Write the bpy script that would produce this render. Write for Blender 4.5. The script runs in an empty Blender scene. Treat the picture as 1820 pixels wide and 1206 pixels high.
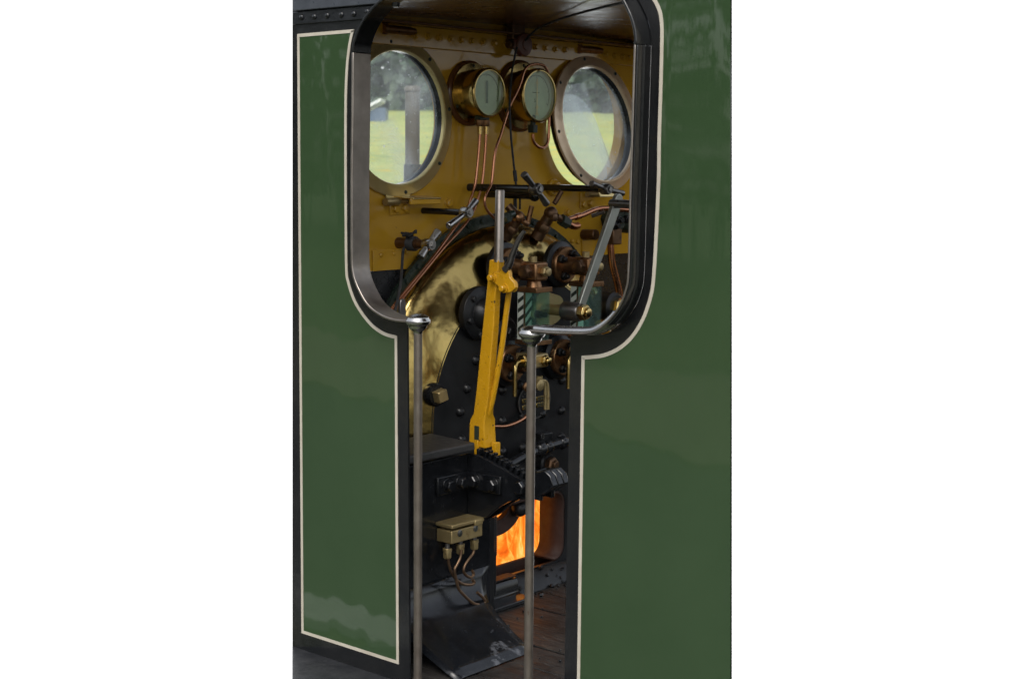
import bpy, bmesh, math, random
from mathutils import Vector, Matrix, noise
R = math.radians
random.seed(7)
scene = bpy.context.scene
COL = scene.collection

# ------------------------------------------------------------------ camera, sky, sun, exposure
CAM = Vector((0.0, -2.8, 1.5))
YAW, PITCH, ROLL, FPX = R(40.764), R(6.964), R(0.481), 2643.6      # focal length in photo pixels (1820 wide)
_F = Vector((-math.sin(YAW), math.cos(YAW), 0)); _R = Vector((math.cos(YAW), math.sin(YAW), 0)); _Z = Vector((0, 0, 1))
FC = _F * math.cos(PITCH) - _Z * math.sin(PITCH)
_U = _F * math.sin(PITCH) + _Z * math.cos(PITCH)
RC = _R * math.cos(ROLL) + _U * math.sin(ROLL)
UC = _U * math.cos(ROLL) - _R * math.sin(ROLL)
cd = bpy.data.cameras.new('camera'); cam = bpy.data.objects.new('camera', cd); COL.objects.link(cam)
cam.matrix_world = Matrix(((RC.x, UC.x, -FC.x, CAM.x), (RC.y, UC.y, -FC.y, CAM.y), (RC.z, UC.z, -FC.z, CAM.z), (0, 0, 0, 1)))
cd.sensor_width = 36; cd.lens = FPX / 1820 * 36; cd.clip_end = 800; cd.clip_start = 0.05
cd.dof.use_dof = True; cd.dof.focus_distance = 4.15; cd.dof.aperture_fstop = 7.1
scene.camera = cam

SUN_EL, SUN_AZ = 52, -62           # veiled sun on the camera's side, behind
w = bpy.data.worlds.new('World'); scene.world = w; w.use_nodes = True
nt = w.node_tree; bg = nt.nodes['Background']
sk = nt.nodes.new('ShaderNodeTexSky'); sk.sky_type = 'NISHITA'; sk.sun_disc = False
sk.sun_elevation = R(SUN_EL); sk.sun_rotation = R(90 - SUN_AZ); sk.air_density = 1.0; sk.dust_density = 3.0
hs = nt.nodes.new('ShaderNodeHueSaturation'); hs.inputs['Saturation'].default_value = 0.35
nt.links.new(sk.outputs[0], hs.inputs['Color']); nt.links.new(hs.outputs[0], bg.inputs['Color'])
bg.inputs['Strength'].default_value = 0.15
sl = bpy.data.lights.new('sun', 'SUN'); sl.energy = 0.62; sl.angle = R(28); sl.color = (1, .95, .88)
so = bpy.data.objects.new('sun', sl); COL.objects.link(so)
_sd = Vector((math.cos(R(SUN_EL)) * math.cos(R(SUN_AZ)), math.cos(R(SUN_EL)) * math.sin(R(SUN_AZ)), math.sin(R(SUN_EL))))
so.rotation_euler = _sd.to_track_quat('Z', 'Y').to_euler()
vs = scene.view_settings; scene.display_settings.display_device = 'sRGB'
vs.view_transform = 'Standard'; vs.look = 'None'; vs.gamma = 1; vs.use_curve_mapping = False; vs.exposure = 0.85
BACKDROP_WHITE = 1.1

# ------------------------------------------------------------------ surveying: photo pixel -> point on a plane
def ray(px, py): return FC + RC * ((px - 910) / FPX) - UC * ((py - 603) / FPX)
def PX(px, py, x):
    d = ray(px, py); return CAM + d * ((x - CAM.x) / d.x)
def PY(px, py, y):
    d = ray(px, py); return CAM + d * ((y - CAM.y) / d.y)
def PZ(px, py, z):
    d = ray(px, py); return CAM + d * ((z - CAM.z) / d.z)
def mpp(p): return (Vector(p) - CAM).dot(FC) / FPX       # metres per photo pixel at a point
V = Vector

# ------------------------------------------------------------------ materials
def ramp(nt, fac, stops):
    r = nt.nodes.new('ShaderNodeValToRGB')
    while len(r.color_ramp.elements) < len(stops): r.color_ramp.elements.new(0.5)
    for e, (p, c) in zip(r.color_ramp.elements, stops):
        e.position = p; e.color = (*c, 1) if len(c) == 3 else c
    nt.links.new(fac, r.inputs[0]); return r.outputs[0]
def tex(nt, scale, detail=4, rough=.55, stretch=None, dist=0):
    tc = nt.nodes.new('ShaderNodeTexCoord'); n = nt.nodes.new('ShaderNodeTexNoise')
    n.inputs['Scale'].default_value = scale; n.inputs['Detail'].default_value = detail
    n.inputs['Roughness'].default_value = rough; n.inputs['Distortion'].default_value = dist
    if stretch:
        m = nt.nodes.new('ShaderNodeMapping'); m.inputs['Scale'].default_value = stretch
        nt.links.new(tc.outputs['Object'], m.inputs[0]); nt.links.new(m.outputs[0], n.inputs['Vector'])
    else: nt.links.new(tc.outputs['Object'], n.inputs['Vector'])
    return n.outputs['Fac']
def mixc(nt, fac, a, b):
    m = nt.nodes.new('ShaderNodeMix'); m.data_type = 'RGBA'
    for i, v in ((0, fac), (6, a), (7, b)):
        if hasattr(v, 'is_linked') or hasattr(v, 'links'): nt.links.new(v, m.inputs[i])
        else: m.inputs[i].default_value = v if i == 0 else (*v, 1)
    return m.outputs[2]
def mat(name, c1, c2=None, rough=(.4, .5), metal=0, scale=12, bump=None, spots=None, wear=None, coat=0, spec=.5, stretch=None, coat_rough=.05, detail=5):
    m = bpy.data.materials.new(name); m.use_nodes = True; nt = m.node_tree; b = nt.nodes['Principled BSDF']
    n = tex(nt, scale, detail, stretch=stretch)
    col = ramp(nt, n, [(.3, c1), (.72, c2 or c1)])
    for sp in (spots or []):       # (scale, threshold, softness, colour): dirt, rust, chips with a shape of their own
        s = ramp(nt, tex(nt, sp[0], 6, .65, stretch=sp[4] if len(sp) > 4 else None), [(sp[1], (0, 0, 0)), (min(1, sp[1] + sp[2]), (1, 1, 1))])
        col = mixc(nt, s, col, sp[3])
    nt.links.new(col, b.inputs['Base Color'])
    rr = ramp(nt, tex(nt, scale * 1.7, 5, stretch=stretch), [(.3, (rough[0],) * 3), (.7, (rough[1],) * 3)]); nt.links.new(rr, b.inputs['Roughness'])
    b.inputs['Metallic'].default_value = metal; b.inputs['Specular IOR Level'].default_value = spec
    b.inputs['Coat Weight'].default_value = coat; b.inputs['Coat Roughness'].default_value = coat_rough
    last = None
    for bs in (bump or []):        # (scale, strength, distance)
        bn = nt.nodes.new('ShaderNodeBump'); bn.inputs['Strength'].default_value = bs[1]; bn.inputs['Distance'].default_value = bs[2]
        nt.links.new(tex(nt, bs[0], bs[4] if len(bs) > 4 else 3, stretch=bs[3] if len(bs) > 3 else None), bn.inputs['Height'])
        if last: nt.links.new(last, bn.inputs['Normal'])
        last = bn.outputs[0]
    if last:
        nt.links.new(last, b.inputs['Normal'])
        nt.links.new(last, b.inputs['Coat Normal'])
    return m
GREEN = mat('green_paint', (.029, .056, .0235), (.035, .064, .0285), (.02, .035), 0, 3, bump=[(2.0, .16, .05, (1, 1, .5), 1), (6, .09, .02, (1.6, 1, .16), 1), (150, .02, .001, (1, 1, .1))], spots=[(420, .76, .02, (.25, .26, .22)), (5, .60, .25, (.034, .059, .029), (4, 1, .5))], spec=.5)
CREAM = mat('cream_line_paint', (.50, .465, .385), (.43, .385, .31), (.3, .4), 0, 20, spots=[(60, .68, .06, (.35, .27, .16))])
BLACK = mat('black_paint', (.006, .007, .008), (.013, .013, .013), (.10, .24), 0, 9, bump=[(5, .10, .03), (130, .06, .002)], spots=[(300, .72, .03, (.10, .10, .10)), (14, .60, .2, (.022, .019, .015))])
BLACKW = mat('worn_black_paint', (.0045, .0052, .0063), (.010, .011, .013), (.14, .28), 0, 14, spec=.5, bump=[(24, .12, .006), (150, .1, .002)], spots=[(26, .64, .1, (.03, .03, .032)), (260, .70, .03, (.12, .12, .12))])
CHUTE = mat('scuffed_black_steel', (.003, .0038, .005), (.007, .0083, .0105), (.12, .28), 0, 10, bump=[(7, .12, .01), (160, .1, .001)], spots=[(5.5, .60, .05, (.085, .09, .10)), (40, .60, .1, (.014, .016, .019)), (240, .67, .03, (.16, .16, .16)), (13, .71, .03, (.30, .31, .33)), (30, .74, .03, (.16, .10, .06))])
IRON = mat('black_iron', (.006, .0068, .008), (.011, .0112, .0116), (.28, .46), 0, 10, spec=.35, bump=[(40, .15, .004), (240, .16, .0015)], spots=[(9, .62, .2, (.016, .0135, .011)), (330, .73, .03, (.10, .10, .10))])
STEEL = mat('worn_steel', (.22, .195, .17), (.32, .285, .25), (.32, .46), .95, 18, bump=[(140, .08, .001)], spots=[(70, .72, .06, (.10, .055, .03)), (9, .60, .2, (.27, .23, .19), (3, 3, .5))])
BRIGHT = mat('polished_steel', (.36, .35, .34), (.46, .45, .44), (.2, .34), 1, 14, bump=[(90, .05, .001)], spots=[(55, .70, .1, (.22, .17, .13))])
POLE = mat('weathered_steel_rail', (.135, .112, .09), (.20, .175, .148), (.34, .5), .75, 22, bump=[(180, .14, .001)], spots=[(60, .66, .08, (.09, .042, .016), (1, 1, .35)), (240, .68, .04, (.05, .03, .018))])
DKSTEEL = mat('dark_steel', (.13, .125, .12), (.22, .21, .2), (.26, .42), .9, 20, bump=[(120, .1, .001)], spots=[(30, .64, .15, (.06, .05, .042))])
BRASS = mat('tarnished_brass', (.36, .26, .082), (.52, .385, .14), (.12, .25), 1, 4, bump=[(2.6, .28, .06), (8, .30, .012), (24, .12, .005), (90, .05, .001)], spots=[(4, .55, .25, (.13, .085, .027)), (38, .70, .05, (.09, .06, .02))])
BRASSF = mat('dull_brass', (.33, .25, .115), (.43, .335, .16), (.34, .5), .7, 24, bump=[(100, .1, .001)], spots=[(24, .58, .15, (.20, .13, .05))])
GOLD = mat('bright_brass', (.46, .325, .115), (.56, .41, .16), (.14, .27), 1, 20, bump=[(60, .06, .001)], spots=[(18, .64, .16, (.34, .22, .07))])
BRONZE = mat('brown_bronze', (.22, .115, .055), (.34, .185, .09), (.24, .42), .9, 26, bump=[(90, .14, .0015)], spots=[(28, .60, .15, (.06, .036, .022))])
DKBRONZE = mat('dark_bronze', (.10, .058, .034), (.16, .092, .05), (.28, .46), .8, 24, bump=[(80, .15, .002)], spots=[(24, .60, .15, (.03, .022, .017))])
COPPER = mat('copper', (.44, .19, .105), (.56, .27, .16), (.2, .32), 1, 5, detail=1, spots=[(7, .55, .15, (.36, .15, .08))])
YELLOW = mat('ochre_gloss_paint', (.46, .25, .020), (.53, .30, .028), (.05, .11), 0, 5, bump=[(4, .12, .03), (45, .08, .004), (170, .05, .0015)], spots=[(120, .72, .04, (.18, .09, .01)), (4, .60, .2, (.36, .18, .013)), (7, .62, .16, (.26, .125, .012), (1, 2.2, .5)), (26, .70, .05, (.14, .07, .012))])
LEVER = mat('chipped_yellow_paint', (.50, .255, .008), (.56, .295, .012), (.2, .34), 0, 14, bump=[(40, .1, .002)], spots=[(95, .70, .02, (.06, .035, .015)), (30, .74, .02, (.09, .05, .03)), (12, .62, .15, (.40, .20, .008), (2, 2, .5)), (46, .64, .03, (.07, .038, .012)), (19, .70, .02, (.16, .13, .10)), (8, .70, .1, (.22, .11, .01))])
BROWN = mat('brown_gloss_paint', (.105, .046, .017), (.14, .062, .023), (.16, .30), 0, 6, spec=.45, bump=[(3, .22, .05), (50, .08, .004)], spots=[(30, .68, .1, (.035, .015, .007))])
SEAT = mat('black_seat_cloth', (.014, .0135, .013), (.022, .021, .02), (.55, .7), 0, 30, bump=[(200, .2, .001)])
DIAL = mat('gauge_dial', (.62, .65, .50), (.52, .56, .43), (.4, .5), 0, 20, spots=[(45, .66, .2, (.27, .31, .22))])
INK = mat('black_ink', (.02, .03, .02), None, (.5, .6))
ENAMEL = mat('white_enamel', (.62, .66, .58), (.55, .60, .52), (.2, .3), 0, 20, spots=[(40, .70, .06, (.3, .3, .22))])
WOOD = mat('oily_floor_planks', (.010, .0095, .009), (.033, .030, .0265), (.36, .65), 0, 5, bump=[(9, .4, .006, (1, 12, 1)), (60, .3, .002, (1, 8, 1))], spots=[(7, .52, .10, (.008, .007, .006)), (18, .62, .1, (.085, .075, .062), (.35, 3, 1)), (200, .70, .03, (.01, .01, .01))], stretch=(1, 9, 1))
RUST = mat('rusty_iron', (.012, .011, .011), (.028, .018, .014), (.5, .75), .1, 20, bump=[(60, .3, .003)], spots=[(14, .52, .12, (.10, .028, .012)), (60, .62, .1, (.02, .015, .013))])
SOOT = mat('hot_firehole_iron', (.022, .009, .005), (.04, .014, .007), (.6, .8), 0, 20, bump=[(50, .3, .003)])
ROOFP = mat('grey_roof_paint', (.030, .035, .043), (.046, .052, .062), (.25, .38), 0, 30, bump=[(200, .2, .0012)], spots=[(360, .68, .03, (.30, .31, .33))])
DECK = mat('dusty_running_plate', (.008, .009, .0105), (.024, .025, .027), (.4, .6), 0, 22, bump=[(60, .3, .002)], spots=[(30, .62, .12, (.06, .061, .066)), (9, .60, .2, (.012, .012, .014))])
RINGP = mat('dark_green_ring_paint', (.010, .018, .013), (.022, .036, .026), (.12, .3), 0, 12, bump=[(45, .3, .004), (150, .15, .002)], spots=[(160, .70, .04, (.13, .15, .13))])
CORD = mat('black_cord', (.012, .012, .013), (.03, .03, .03), (.6, .8), 0, 60, bump=[(500, .4, .001)])
ZINC = mat('grey_painted_pipe', (.10, .085, .062), (.13, .112, .085), (.5, .7), 0, 20)
PULLEY = mat('red_brown_paint', (.10, .032, .022), (.14, .05, .034), (.3, .45), 0, 20)
BOILERG = mat('dark_tank_paint', (.012, .013, .015), (.02, .021, .023), (.2, .35), 0, 20)

def glass_mat(name, dust, tint, dirt_scale, patch=None):
    m = bpy.data.materials.new(name); m.use_nodes = True; nt = m.node_tree; nt.nodes.clear()
    out = nt.nodes.new('ShaderNodeOutputMaterial'); tr = nt.nodes.new('ShaderNodeBsdfTransparent'); tr.inputs[0].default_value = (*tint, 1)
    gl = nt.nodes.new('ShaderNodeBsdfGlossy'); gl.inputs['Roughness'].default_value = .03
    df = nt.nodes.new('ShaderNodeBsdfTranslucent'); df.inputs[0].default_value = (.85, .9, .92, 1)
    d2 = nt.nodes.new('ShaderNodeBsdfDiffuse'); d2.inputs[0].default_value = (.8, .86, .88, 1)
    ad = nt.nodes.new('ShaderNodeMixShader'); ad.inputs[0].default_value = .15; nt.links.new(df.outputs[0], ad.inputs[1]); nt.links.new(d2.outputs[0], ad.inputs[2])
    n1 = tex(nt, dirt_scale, 6, .7); n2 = tex(nt, dirt_scale * 9, 2, .5)
    a = ramp(nt, n1, [(.35, (dust[0],) * 3), (.75, (dust[1],) * 3)]); s = ramp(nt, n2, [(.70, (0, 0, 0)), (.76, (.75, .75, .75))])
    fac = mixc(nt, s, a, (.75, .75, .75))
    if patch is not None:
        fac = patch(nt, fac)
    mx = nt.nodes.new('ShaderNodeMixShader'); nt.links.new(fac, mx.inputs[0]); nt.links.new(tr.outputs[0], mx.inputs[1]); nt.links.new(ad.outputs[0], mx.inputs[2])
    lw = nt.nodes.new('ShaderNodeLayerWeight'); lw.inputs[0].default_value = .5; fr_ = ramp(nt, lw.outputs['Facing'], [(.2, (.035,) * 3), (.75, (.10,) * 3), (1, (.8,) * 3)])
    m2 = nt.nodes.new('ShaderNodeMixShader'); nt.links.new(fr_, m2.inputs[0]); nt.links.new(mx.outputs[0], m2.inputs[1]); nt.links.new(gl.outputs[0], m2.inputs[2])
    nt.links.new(m2.outputs[0], out.inputs[0]); return m
def swirl(nt, fac):                # circular wiping scratches, centred on each pane (object origin at its centre)
    tc = nt.nodes.new('ShaderNodeTexCoord'); wv = nt.nodes.new('ShaderNodeTexWave'); wv.wave_type = 'RINGS'; wv.rings_direction = 'X'
    wv.inputs['Scale'].default_value = 70; wv.inputs['Distortion'].default_value = 2.5; wv.inputs['Detail'].default_value = 4; wv.inputs['Detail Scale'].default_value = 1.6
    nt.links.new(tc.outputs['Object'], wv.inputs['Vector'])
    m1 = ramp(nt, wv.outputs['Fac'], [(.62, (0, 0, 0)), (1, (.8, .8, .8))])
    m2 = ramp(nt, tex(nt, 7, 3), [(.45, (0, 0, 0)), (.7, (1, 1, 1))])
    mu = nt.nodes.new('ShaderNodeMix'); mu.data_type = 'RGBA'; mu.blend_type = 'MULTIPLY'; mu.inputs[0].default_value = 1
    nt.links.new(m1, mu.inputs[6]); nt.links.new(m2, mu.inputs[7])
    return mixc(nt, mu.outputs[2], fac, (.55, .55, .55))
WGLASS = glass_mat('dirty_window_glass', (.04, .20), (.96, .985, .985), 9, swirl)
GLARE = glass_mat('milky_glare_film', (.16, .26), (.96, .98, .98), 12)  # milky film colour that stands for a pale reflection
GGLASS = glass_mat('green_gauge_glass', (.02, .09), (.80, .94, .90), 30)
DGLASS = glass_mat('gauge_cover_glass', (.02, .10), (.9, .96, .9), 25)

def emis(name, build):
    m = bpy.data.materials.new(name); m.use_nodes = True; nt = m.node_tree; nt.nodes.clear()
    o = nt.nodes.new('ShaderNodeOutputMaterial'); e = nt.nodes.new('ShaderNodeEmission'); nt.links.new(e.outputs[0], o.inputs[0]); build(nt, e); return m
def _fire(nt, e):
    n = tex(nt, 13, 7, .62, stretch=(1, 1, .4), dist=1.8)
    c = ramp(nt, n, [(.28, (.45, .06, .004)), (.40, (.85, .15, .01)), (.48, (1.0, .26, .025)), (.56, (1.0, .40, .07)), (.64, (1.0, .60, .20)), (.74, (1.0, .85, .50))])
    nt.links.new(c, e.inputs[0]); e.inputs[1].default_value = .78
FIRE = emis('flames', _fire)
def _backdrop(nt, e): e.inputs[0].default_value = (1, 1, 1, 1); e.inputs[1].default_value = BACKDROP_WHITE
BACKDROPM = emis('glowing_backdrop_white', _backdrop)  # even white glow for the added backdrop

# ------------------------------------------------------------------ mesh helpers
def frame(axis):
    a = V(axis).normalized(); t = V((0, 0, 1)) if abs(a.z) < .9 else V((1, 0, 0))
    u = t.cross(a).normalized(); return u, a.cross(u).normalized(), a       # u sideways, v up, a axis
def catmull(pts, n=6):
    pts = [V(p) for p in pts]; out = []
    for i in range(len(pts) - 1):
        p0, p1, p2, p3 = pts[max(i - 1, 0)], pts[i], pts[i + 1], pts[min(i + 2, len(pts) - 1)]
        for k in range(n):
            t = k / n
            out.append(.5 * ((2 * p1) + (p2 - p0) * t + (2 * p0 - 5 * p1 + 4 * p2 - p3) * t * t + (3 * p1 - p0 - 3 * p2 + p3) * t ** 3))
    return out + [pts[-1]]
class MB:
    def __init__(s): s.bm = bmesh.new()
    def prism(s, pts, vec):
        vec = V(vec); a = [s.bm.verts.new(p) for p in pts]; b = [s.bm.verts.new(V(p) + vec) for p in pts]; n = len(a)
        s.bm.faces.new(a); s.bm.faces.new(b[::-1])
        for i in range(n): s.bm.faces.new((a[i], b[i], b[(i + 1) % n], a[(i + 1) % n]))
        return s
    def plate(s, loops, vec):          # outer loop then holes
        vec = V(vec); t = bmesh.new(); es = []; rings = []
        for L in loops:
            vv = [t.verts.new(p) for p in L]; rings.append([v.co.copy() for v in vv])
            es += [t.edges.new((vv[i], vv[(i + 1) % len(vv)])) for i in range(len(vv))]
        bmesh.ops.triangle_fill(t, use_beauty=True, edges=es)
        t.verts.index_update()
        for off, flip in ((V((0, 0, 0)), 0), (vec, 1)):
            mp = [s.bm.verts.new(v.co + off) for v in t.verts]
            for f in t.faces:
                q = [mp[v.index] for v in f.verts]; s.bm.faces.new(q[::-1] if flip else q)
        for L in rings:
            a = [s.bm.verts.new(p) for p in L]; b = [s.bm.verts.new(p + vec) for p in L]
            for i in range(len(a)): s.bm.faces.new((a[i], b[i], b[(i + 1) % len(a)], a[(i + 1) % len(a)]))
        t.free(); bmesh.ops.remove_doubles(s.bm, verts=s.bm.verts, dist=1e-6); return s
    def box(s, c, size, axes=None):
        c = V(c); ax = axes or (V((1, 0, 0)), V((0, 1, 0)), V((0, 0, 1))); h = [k / 2 for k in size]
        f = lambda i, j, k: s.bm.verts.new(c + ax[0] * h[0] * i + ax[1] * h[1] * j + ax[2] * h[2] * k)
        v = [f(i, j, k) for i in (-1, 1) for j in (-1, 1) for k in (-1, 1)]
        for q in ((0, 1, 3, 2), (4, 6, 7, 5), (0, 4, 5, 1), (2, 3, 7, 6), (0, 2, 6, 4), (1, 5, 7, 3)): s.bm.faces.new([v[i] for i in q])
        return s
    def lathe(s, o, axis, prof, seg=32, phase=0, squash=1):    # prof: (distance along axis, radius)
        o = V(o); u, v, a = frame(axis); rings = []
        for d, r in prof:
            if r < 1e-6: rings.append([s.bm.verts.new(o + a * d)])
            else: rings.append([s.bm.verts.new(o + a * d + u * (r * math.cos(phase + 2 * math.pi * i / seg)) + v * (squash * r * math.sin(phase + 2 * math.pi * i / seg))) for i in range(seg)])
        for A, B in zip(rings, rings[1:]):
            for i in range(seg):
                j = (i + 1) % seg
                if len(A) == 1 and len(B) == 1: continue
                if len(A) == 1: s.bm.faces.new((A[0], B[j], B[i]))
                elif len(B) == 1: s.bm.faces.new((A[i], A[j], B[0]))
                else: s.bm.faces.new((A[i], A[j], B[j], B[i]))
        for Rg in (rings[0], rings[-1]):
            if len(Rg) > 1 and not (len(prof) > 3 and prof[0] == prof[-1]): s.bm.faces.new(Rg)
        return s
    def cyl(s, p0, p1, r0, r1=None, seg=20, ch=0.0):
        p0, p1 = V(p0), V(p1); L = (p1 - p0).length; r1 = r0 if r1 is None else r1
        pr = [(0, r0 - ch), (ch, r0), (L - ch, r1), (L, r1 - ch)] if ch else [(0, r0), (L, r1)]
        return s.lathe(p0, p1 - p0, pr, seg)
    def hexa(s, p, axis, r, h, phase=0): # hexagon nut or bolt head with a chamfer
        s.lathe(p, axis, [(0, r), (h * .8, r), (h, r * .82)], 6, phase); return s
    def ball(s, c, r, sq=1, seg=24, axis=(0, 0, 1)):
        n = 12; return s.lathe(c, axis, [(-r * sq * math.cos(math.pi * i / n), r * math.sin(math.pi * i / n)) for i in range(n + 1)], seg)
    def dome(s, p, axis, r, h, seg=18):
        n = 5; return s.lathe(p, axis, [(-.002, r)] + [(h * math.sin(math.pi / 2 * i / n), r * math.cos(math.pi / 2 * i / n)) for i in range(n + 1)], seg)
    def tube(s, pts, r, seg=12, n=6, rr=None):
        p = catmull(pts, n) if n > 1 else [V(q) for q in pts]; rings = []; up = V((0, 0, 1))
        t0 = (p[1] - p[0]).normalized(); u = (up if abs(t0.z) < .9 else V((1, 0, 0))).cross(t0).normalized()
        for i, q in enumerate(p):
            t = (p[min(i + 1, len(p) - 1)] - p[max(i - 1, 0)]).normalized(); u = (u - t * u.dot(t)).normalized(); v = t.cross(u)
            k = r if rr is None else rr(i / (len(p) - 1))
            rings.append([s.bm.verts.new(q + u * (k * math.cos(2 * math.pi * j / seg)) + v * (k * math.sin(2 * math.pi * j / seg))) for j in range(seg)])
        for A, B in zip(rings, rings[1:]):
            for j in range(seg): s.bm.faces.new((A[j], A[(j + 1) % seg], B[(j + 1) % seg], B[j]))
        s.bm.faces.new(rings[0][::-1]); s.bm.faces.new(rings[-1]); return s
    def loft(s, rings, closed=True):
        rr = [[s.bm.verts.new(p) for p in q] for q in rings]; n = len(rr[0])
        for A, B in zip(rr, rr[1:]):
            for j in range(n if closed else n - 1): s.bm.faces.new((A[j], A[(j + 1) % n], B[(j + 1) % n], B[j]))
        if closed: s.bm.faces.new(rr[0][::-1]); s.bm.faces.new(rr[-1])
        return s
    def build(s, name, m, parent=None, bevel=0, seg=2, sharp=38, solid=0, recalc=True):
        bm = s.bm
        if recalc: bmesh.ops.recalc_face_normals(bm, faces=bm.faces)
        for f in bm.faces: f.smooth = True
        for e in bm.edges:
            if len(e.link_faces) == 2 and e.calc_face_angle(0) > R(sharp): e.smooth = False
        me = bpy.data.meshes.new(name); bm.to_mesh(me); bm.free()
        for mm in (m if isinstance(m, list) else [m]): me.materials.append(mm)
        o = bpy.data.objects.new(name, me); COL.objects.link(o)
        if parent is not None:
            o.parent = parent
            q = parent
            off = V((0, 0, 0))
            while q is not None: off += q.location; q = q.parent
            o.location = -off
        if solid:
            md = o.modifiers.new('thickness', 'SOLIDIFY'); md.thickness = solid; md.offset = -1
        if bevel:
            md = o.modifiers.new('bevel', 'BEVEL'); md.width = bevel; md.segments = seg; md.limit_method = 'ANGLE'; md.angle_limit = R(40); md.harden_normals = False
        return o
def thing(name, label, cat, loc=(0, 0, 0), group=None):
    o = bpy.data.objects.new(name, None); COL.objects.link(o); o.location = loc; o.empty_display_size = .1
    o['label'] = label; o['category'] = cat
    if group: o['group'] = group
    return o
def tag(o, label, cat, group=None):
    o['label'] = label; o['category'] = cat
    if group: o['group'] = group
    return o
def struct(o, kind='structure'): o['kind'] = kind; return o
def text(name, s, m, parent, p, u, v, size, depth=.0015, align='CENTER', arc=None):
    c = bpy.data.curves.new(name, 'FONT'); c.body = s; c.size = size; c.extrude = depth; c.align_x = align; c.align_y = 'CENTER'
    t = bpy.data.objects.new(name, c); COL.objects.link(t); dg = bpy.context.evaluated_depsgraph_get(); me = bpy.data.meshes.new_from_object(t.evaluated_get(dg))
    bpy.data.objects.remove(t); u, v = V(u), V(v); n = u.cross(v); M = Matrix(((u.x, v.x, n.x, p[0]), (u.y, v.y, n.y, p[1]), (u.z, v.z, n.z, p[2]), (0, 0, 0, 1)))
    me.transform(M); me.materials.clear(); me.materials.append(m); o = bpy.data.objects.new(name, me); COL.objects.link(o)
    o.parent = parent; off = V((0, 0, 0)); q = parent
    while q is not None: off += q.location; q = q.parent
    o.location = -off; return o
def offset(path, d):                   # offset an open 2D path to its left by d
    out = []
    for i, p in enumerate(path):
        a = V(path[max(i - 1, 0)]); b = V(path[min(i + 1, len(path) - 1)]); t = (b - a).normalized(); out.append(V(p) + V((-t.y, t.x)) * d)
    return out
def cat2(pts, n=5): return [V((q.x, q.y)) for q in catmull([V((p[0], p[1], 0)) for p in pts], n)]

XS = -3.241                            # inner face of the front plate of the cab
BH = -3.10                             # front of the black backhead plate
FL = 0.08                              # planked floor
BY, BZ = .87, .68                      # centre of boiler
X0 = -2.95                             # rear face of the black sandbox beside the firehole
YC = .423                              # side face of the reverser quadrant
AX, AY, AZ = V((1, 0, 0)), V((0, 1, 0)), V((0, 0, 1))
def S(px, py, y=0.0): q = PY(px, py, y); return V((q.x, q.z))

# ================================================================== background: glowing white backdrop, meadow, wood
b = MB(); n = 40
ang0 = math.atan2(_F.y, _F.x)
rows = []
for z in (-70, -20, 30, 70):
    rows.append([V((CAM.x + 160 * math.cos(ang0 + R(38 - 76 * i / n)), CAM.y + 160 * math.sin(ang0 + R(38 - 76 * i / n)), z)) for i in range(n + 1)])
struct(b.loft(rows, closed=False).build('white_backdrop', BACKDROPM))  # added glowing white sheet behind everything, reaching below the horizon

def at(dist, lat, z): return V((CAM.x, CAM.y, 0)) + _F * dist + _R * lat + AZ * z
MEADOW = mat('flowering_meadow', (.27, .33, .10), (.40, .43, .14), (.8, .9), 0, .6, bump=[(6, .8, .1)], spots=[(1.6, .55, .08, (.46, .36, .03), (1, 1, 1)), (5, .60, .06, (.50, .40, .04)), (.35, .56, .2, (.22, .28, .08))])
b = MB(); rows = []
for i in range(25):
    d = 22 + i * 2.6
    rows.append([at(d, (j / 24 - .5) * d * .245, -.35 + (d - 22) * .066 + .12 * noise.noise((i * .4, j * .5, 0))) for j in range(25)])
struct(b.loft(rows, closed=False).build('meadow', MEADOW, solid=.3))
LEAF = mat('far_leaves', (.035, .066, .040), (.085, .12, .075), (.6, .8), 0, .5, spots=[(.3, .55, .2, (.10, .13, .07))])
b = MB(); rng = random.Random(3)
for k in range(26):
    c = at(86 + rng.uniform(0, 12), (k % 13 - 6) * 1.7 + rng.uniform(-.4, .4), 0); h = rng.uniform(8.5, 12); rad = rng.uniform(1.6, 2.3)
    for q in range(560):
        t = rng.random(); ph = rng.uniform(0, 6.28); rr = rad * (1 - .7 * t * t) * rng.uniform(.55, 1.05)
        p = c + V((rr * math.cos(ph), rr * math.sin(ph), 2.6 + t * h)); s_ = rng.uniform(.18, .42)
        u = V((rng.gauss(0, 1), rng.gauss(0, 1), rng.gauss(0, 1))).normalized(); v = u.orthogonal().normalized()
        vs_ = [b.bm.verts.new(p + u * s_ * a + v * s_ * c_) for a, c_ in ((-1, -.4), (.2, -.7), (1, .2), (0, .8))]; b.bm.faces.new(vs_)
    b.cyl(c + AZ * 2.6, c + AZ * (3 + h * .8), .22, .06, 8)
wood = b.build('woodland', LEAF, recalc=False); struct(wood, 'stuff'); wood['label'] = 'far-off dark green wood beyond the meadow, seen through the round windows'
# sunshade-like white canopy far off at the meadow's edge
t = thing('field_tent', 'small blurred white-topped tent at the meadow edge, seen through the left round window', 'tent', at(70, -7.1, 3.1))
p0 = at(70, -7.1, 3.15); p = [at(70, -7.9, 3.2), at(70, -6.2, 4.05), at(72.5, -6.2, 4.05), at(72.5, -7.9, 3.2)]
MB().prism(p, (0, 0, .14)).build('canopy', mat('white_canvas', (.8, .8, .8)), t)
MB().prism([at(70.2, -7.7, 2.9), at(70.2, -6.0, 2.9), at(70.2, -6.0, 3.75), at(70.2, -6.4, 3.75), at(70.2, -7.7, 3.1)], _F * 1.6).build('side_wall', mat('blue_canvas', (.05, .09, .16), (.07, .11, .19)), t)

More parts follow.
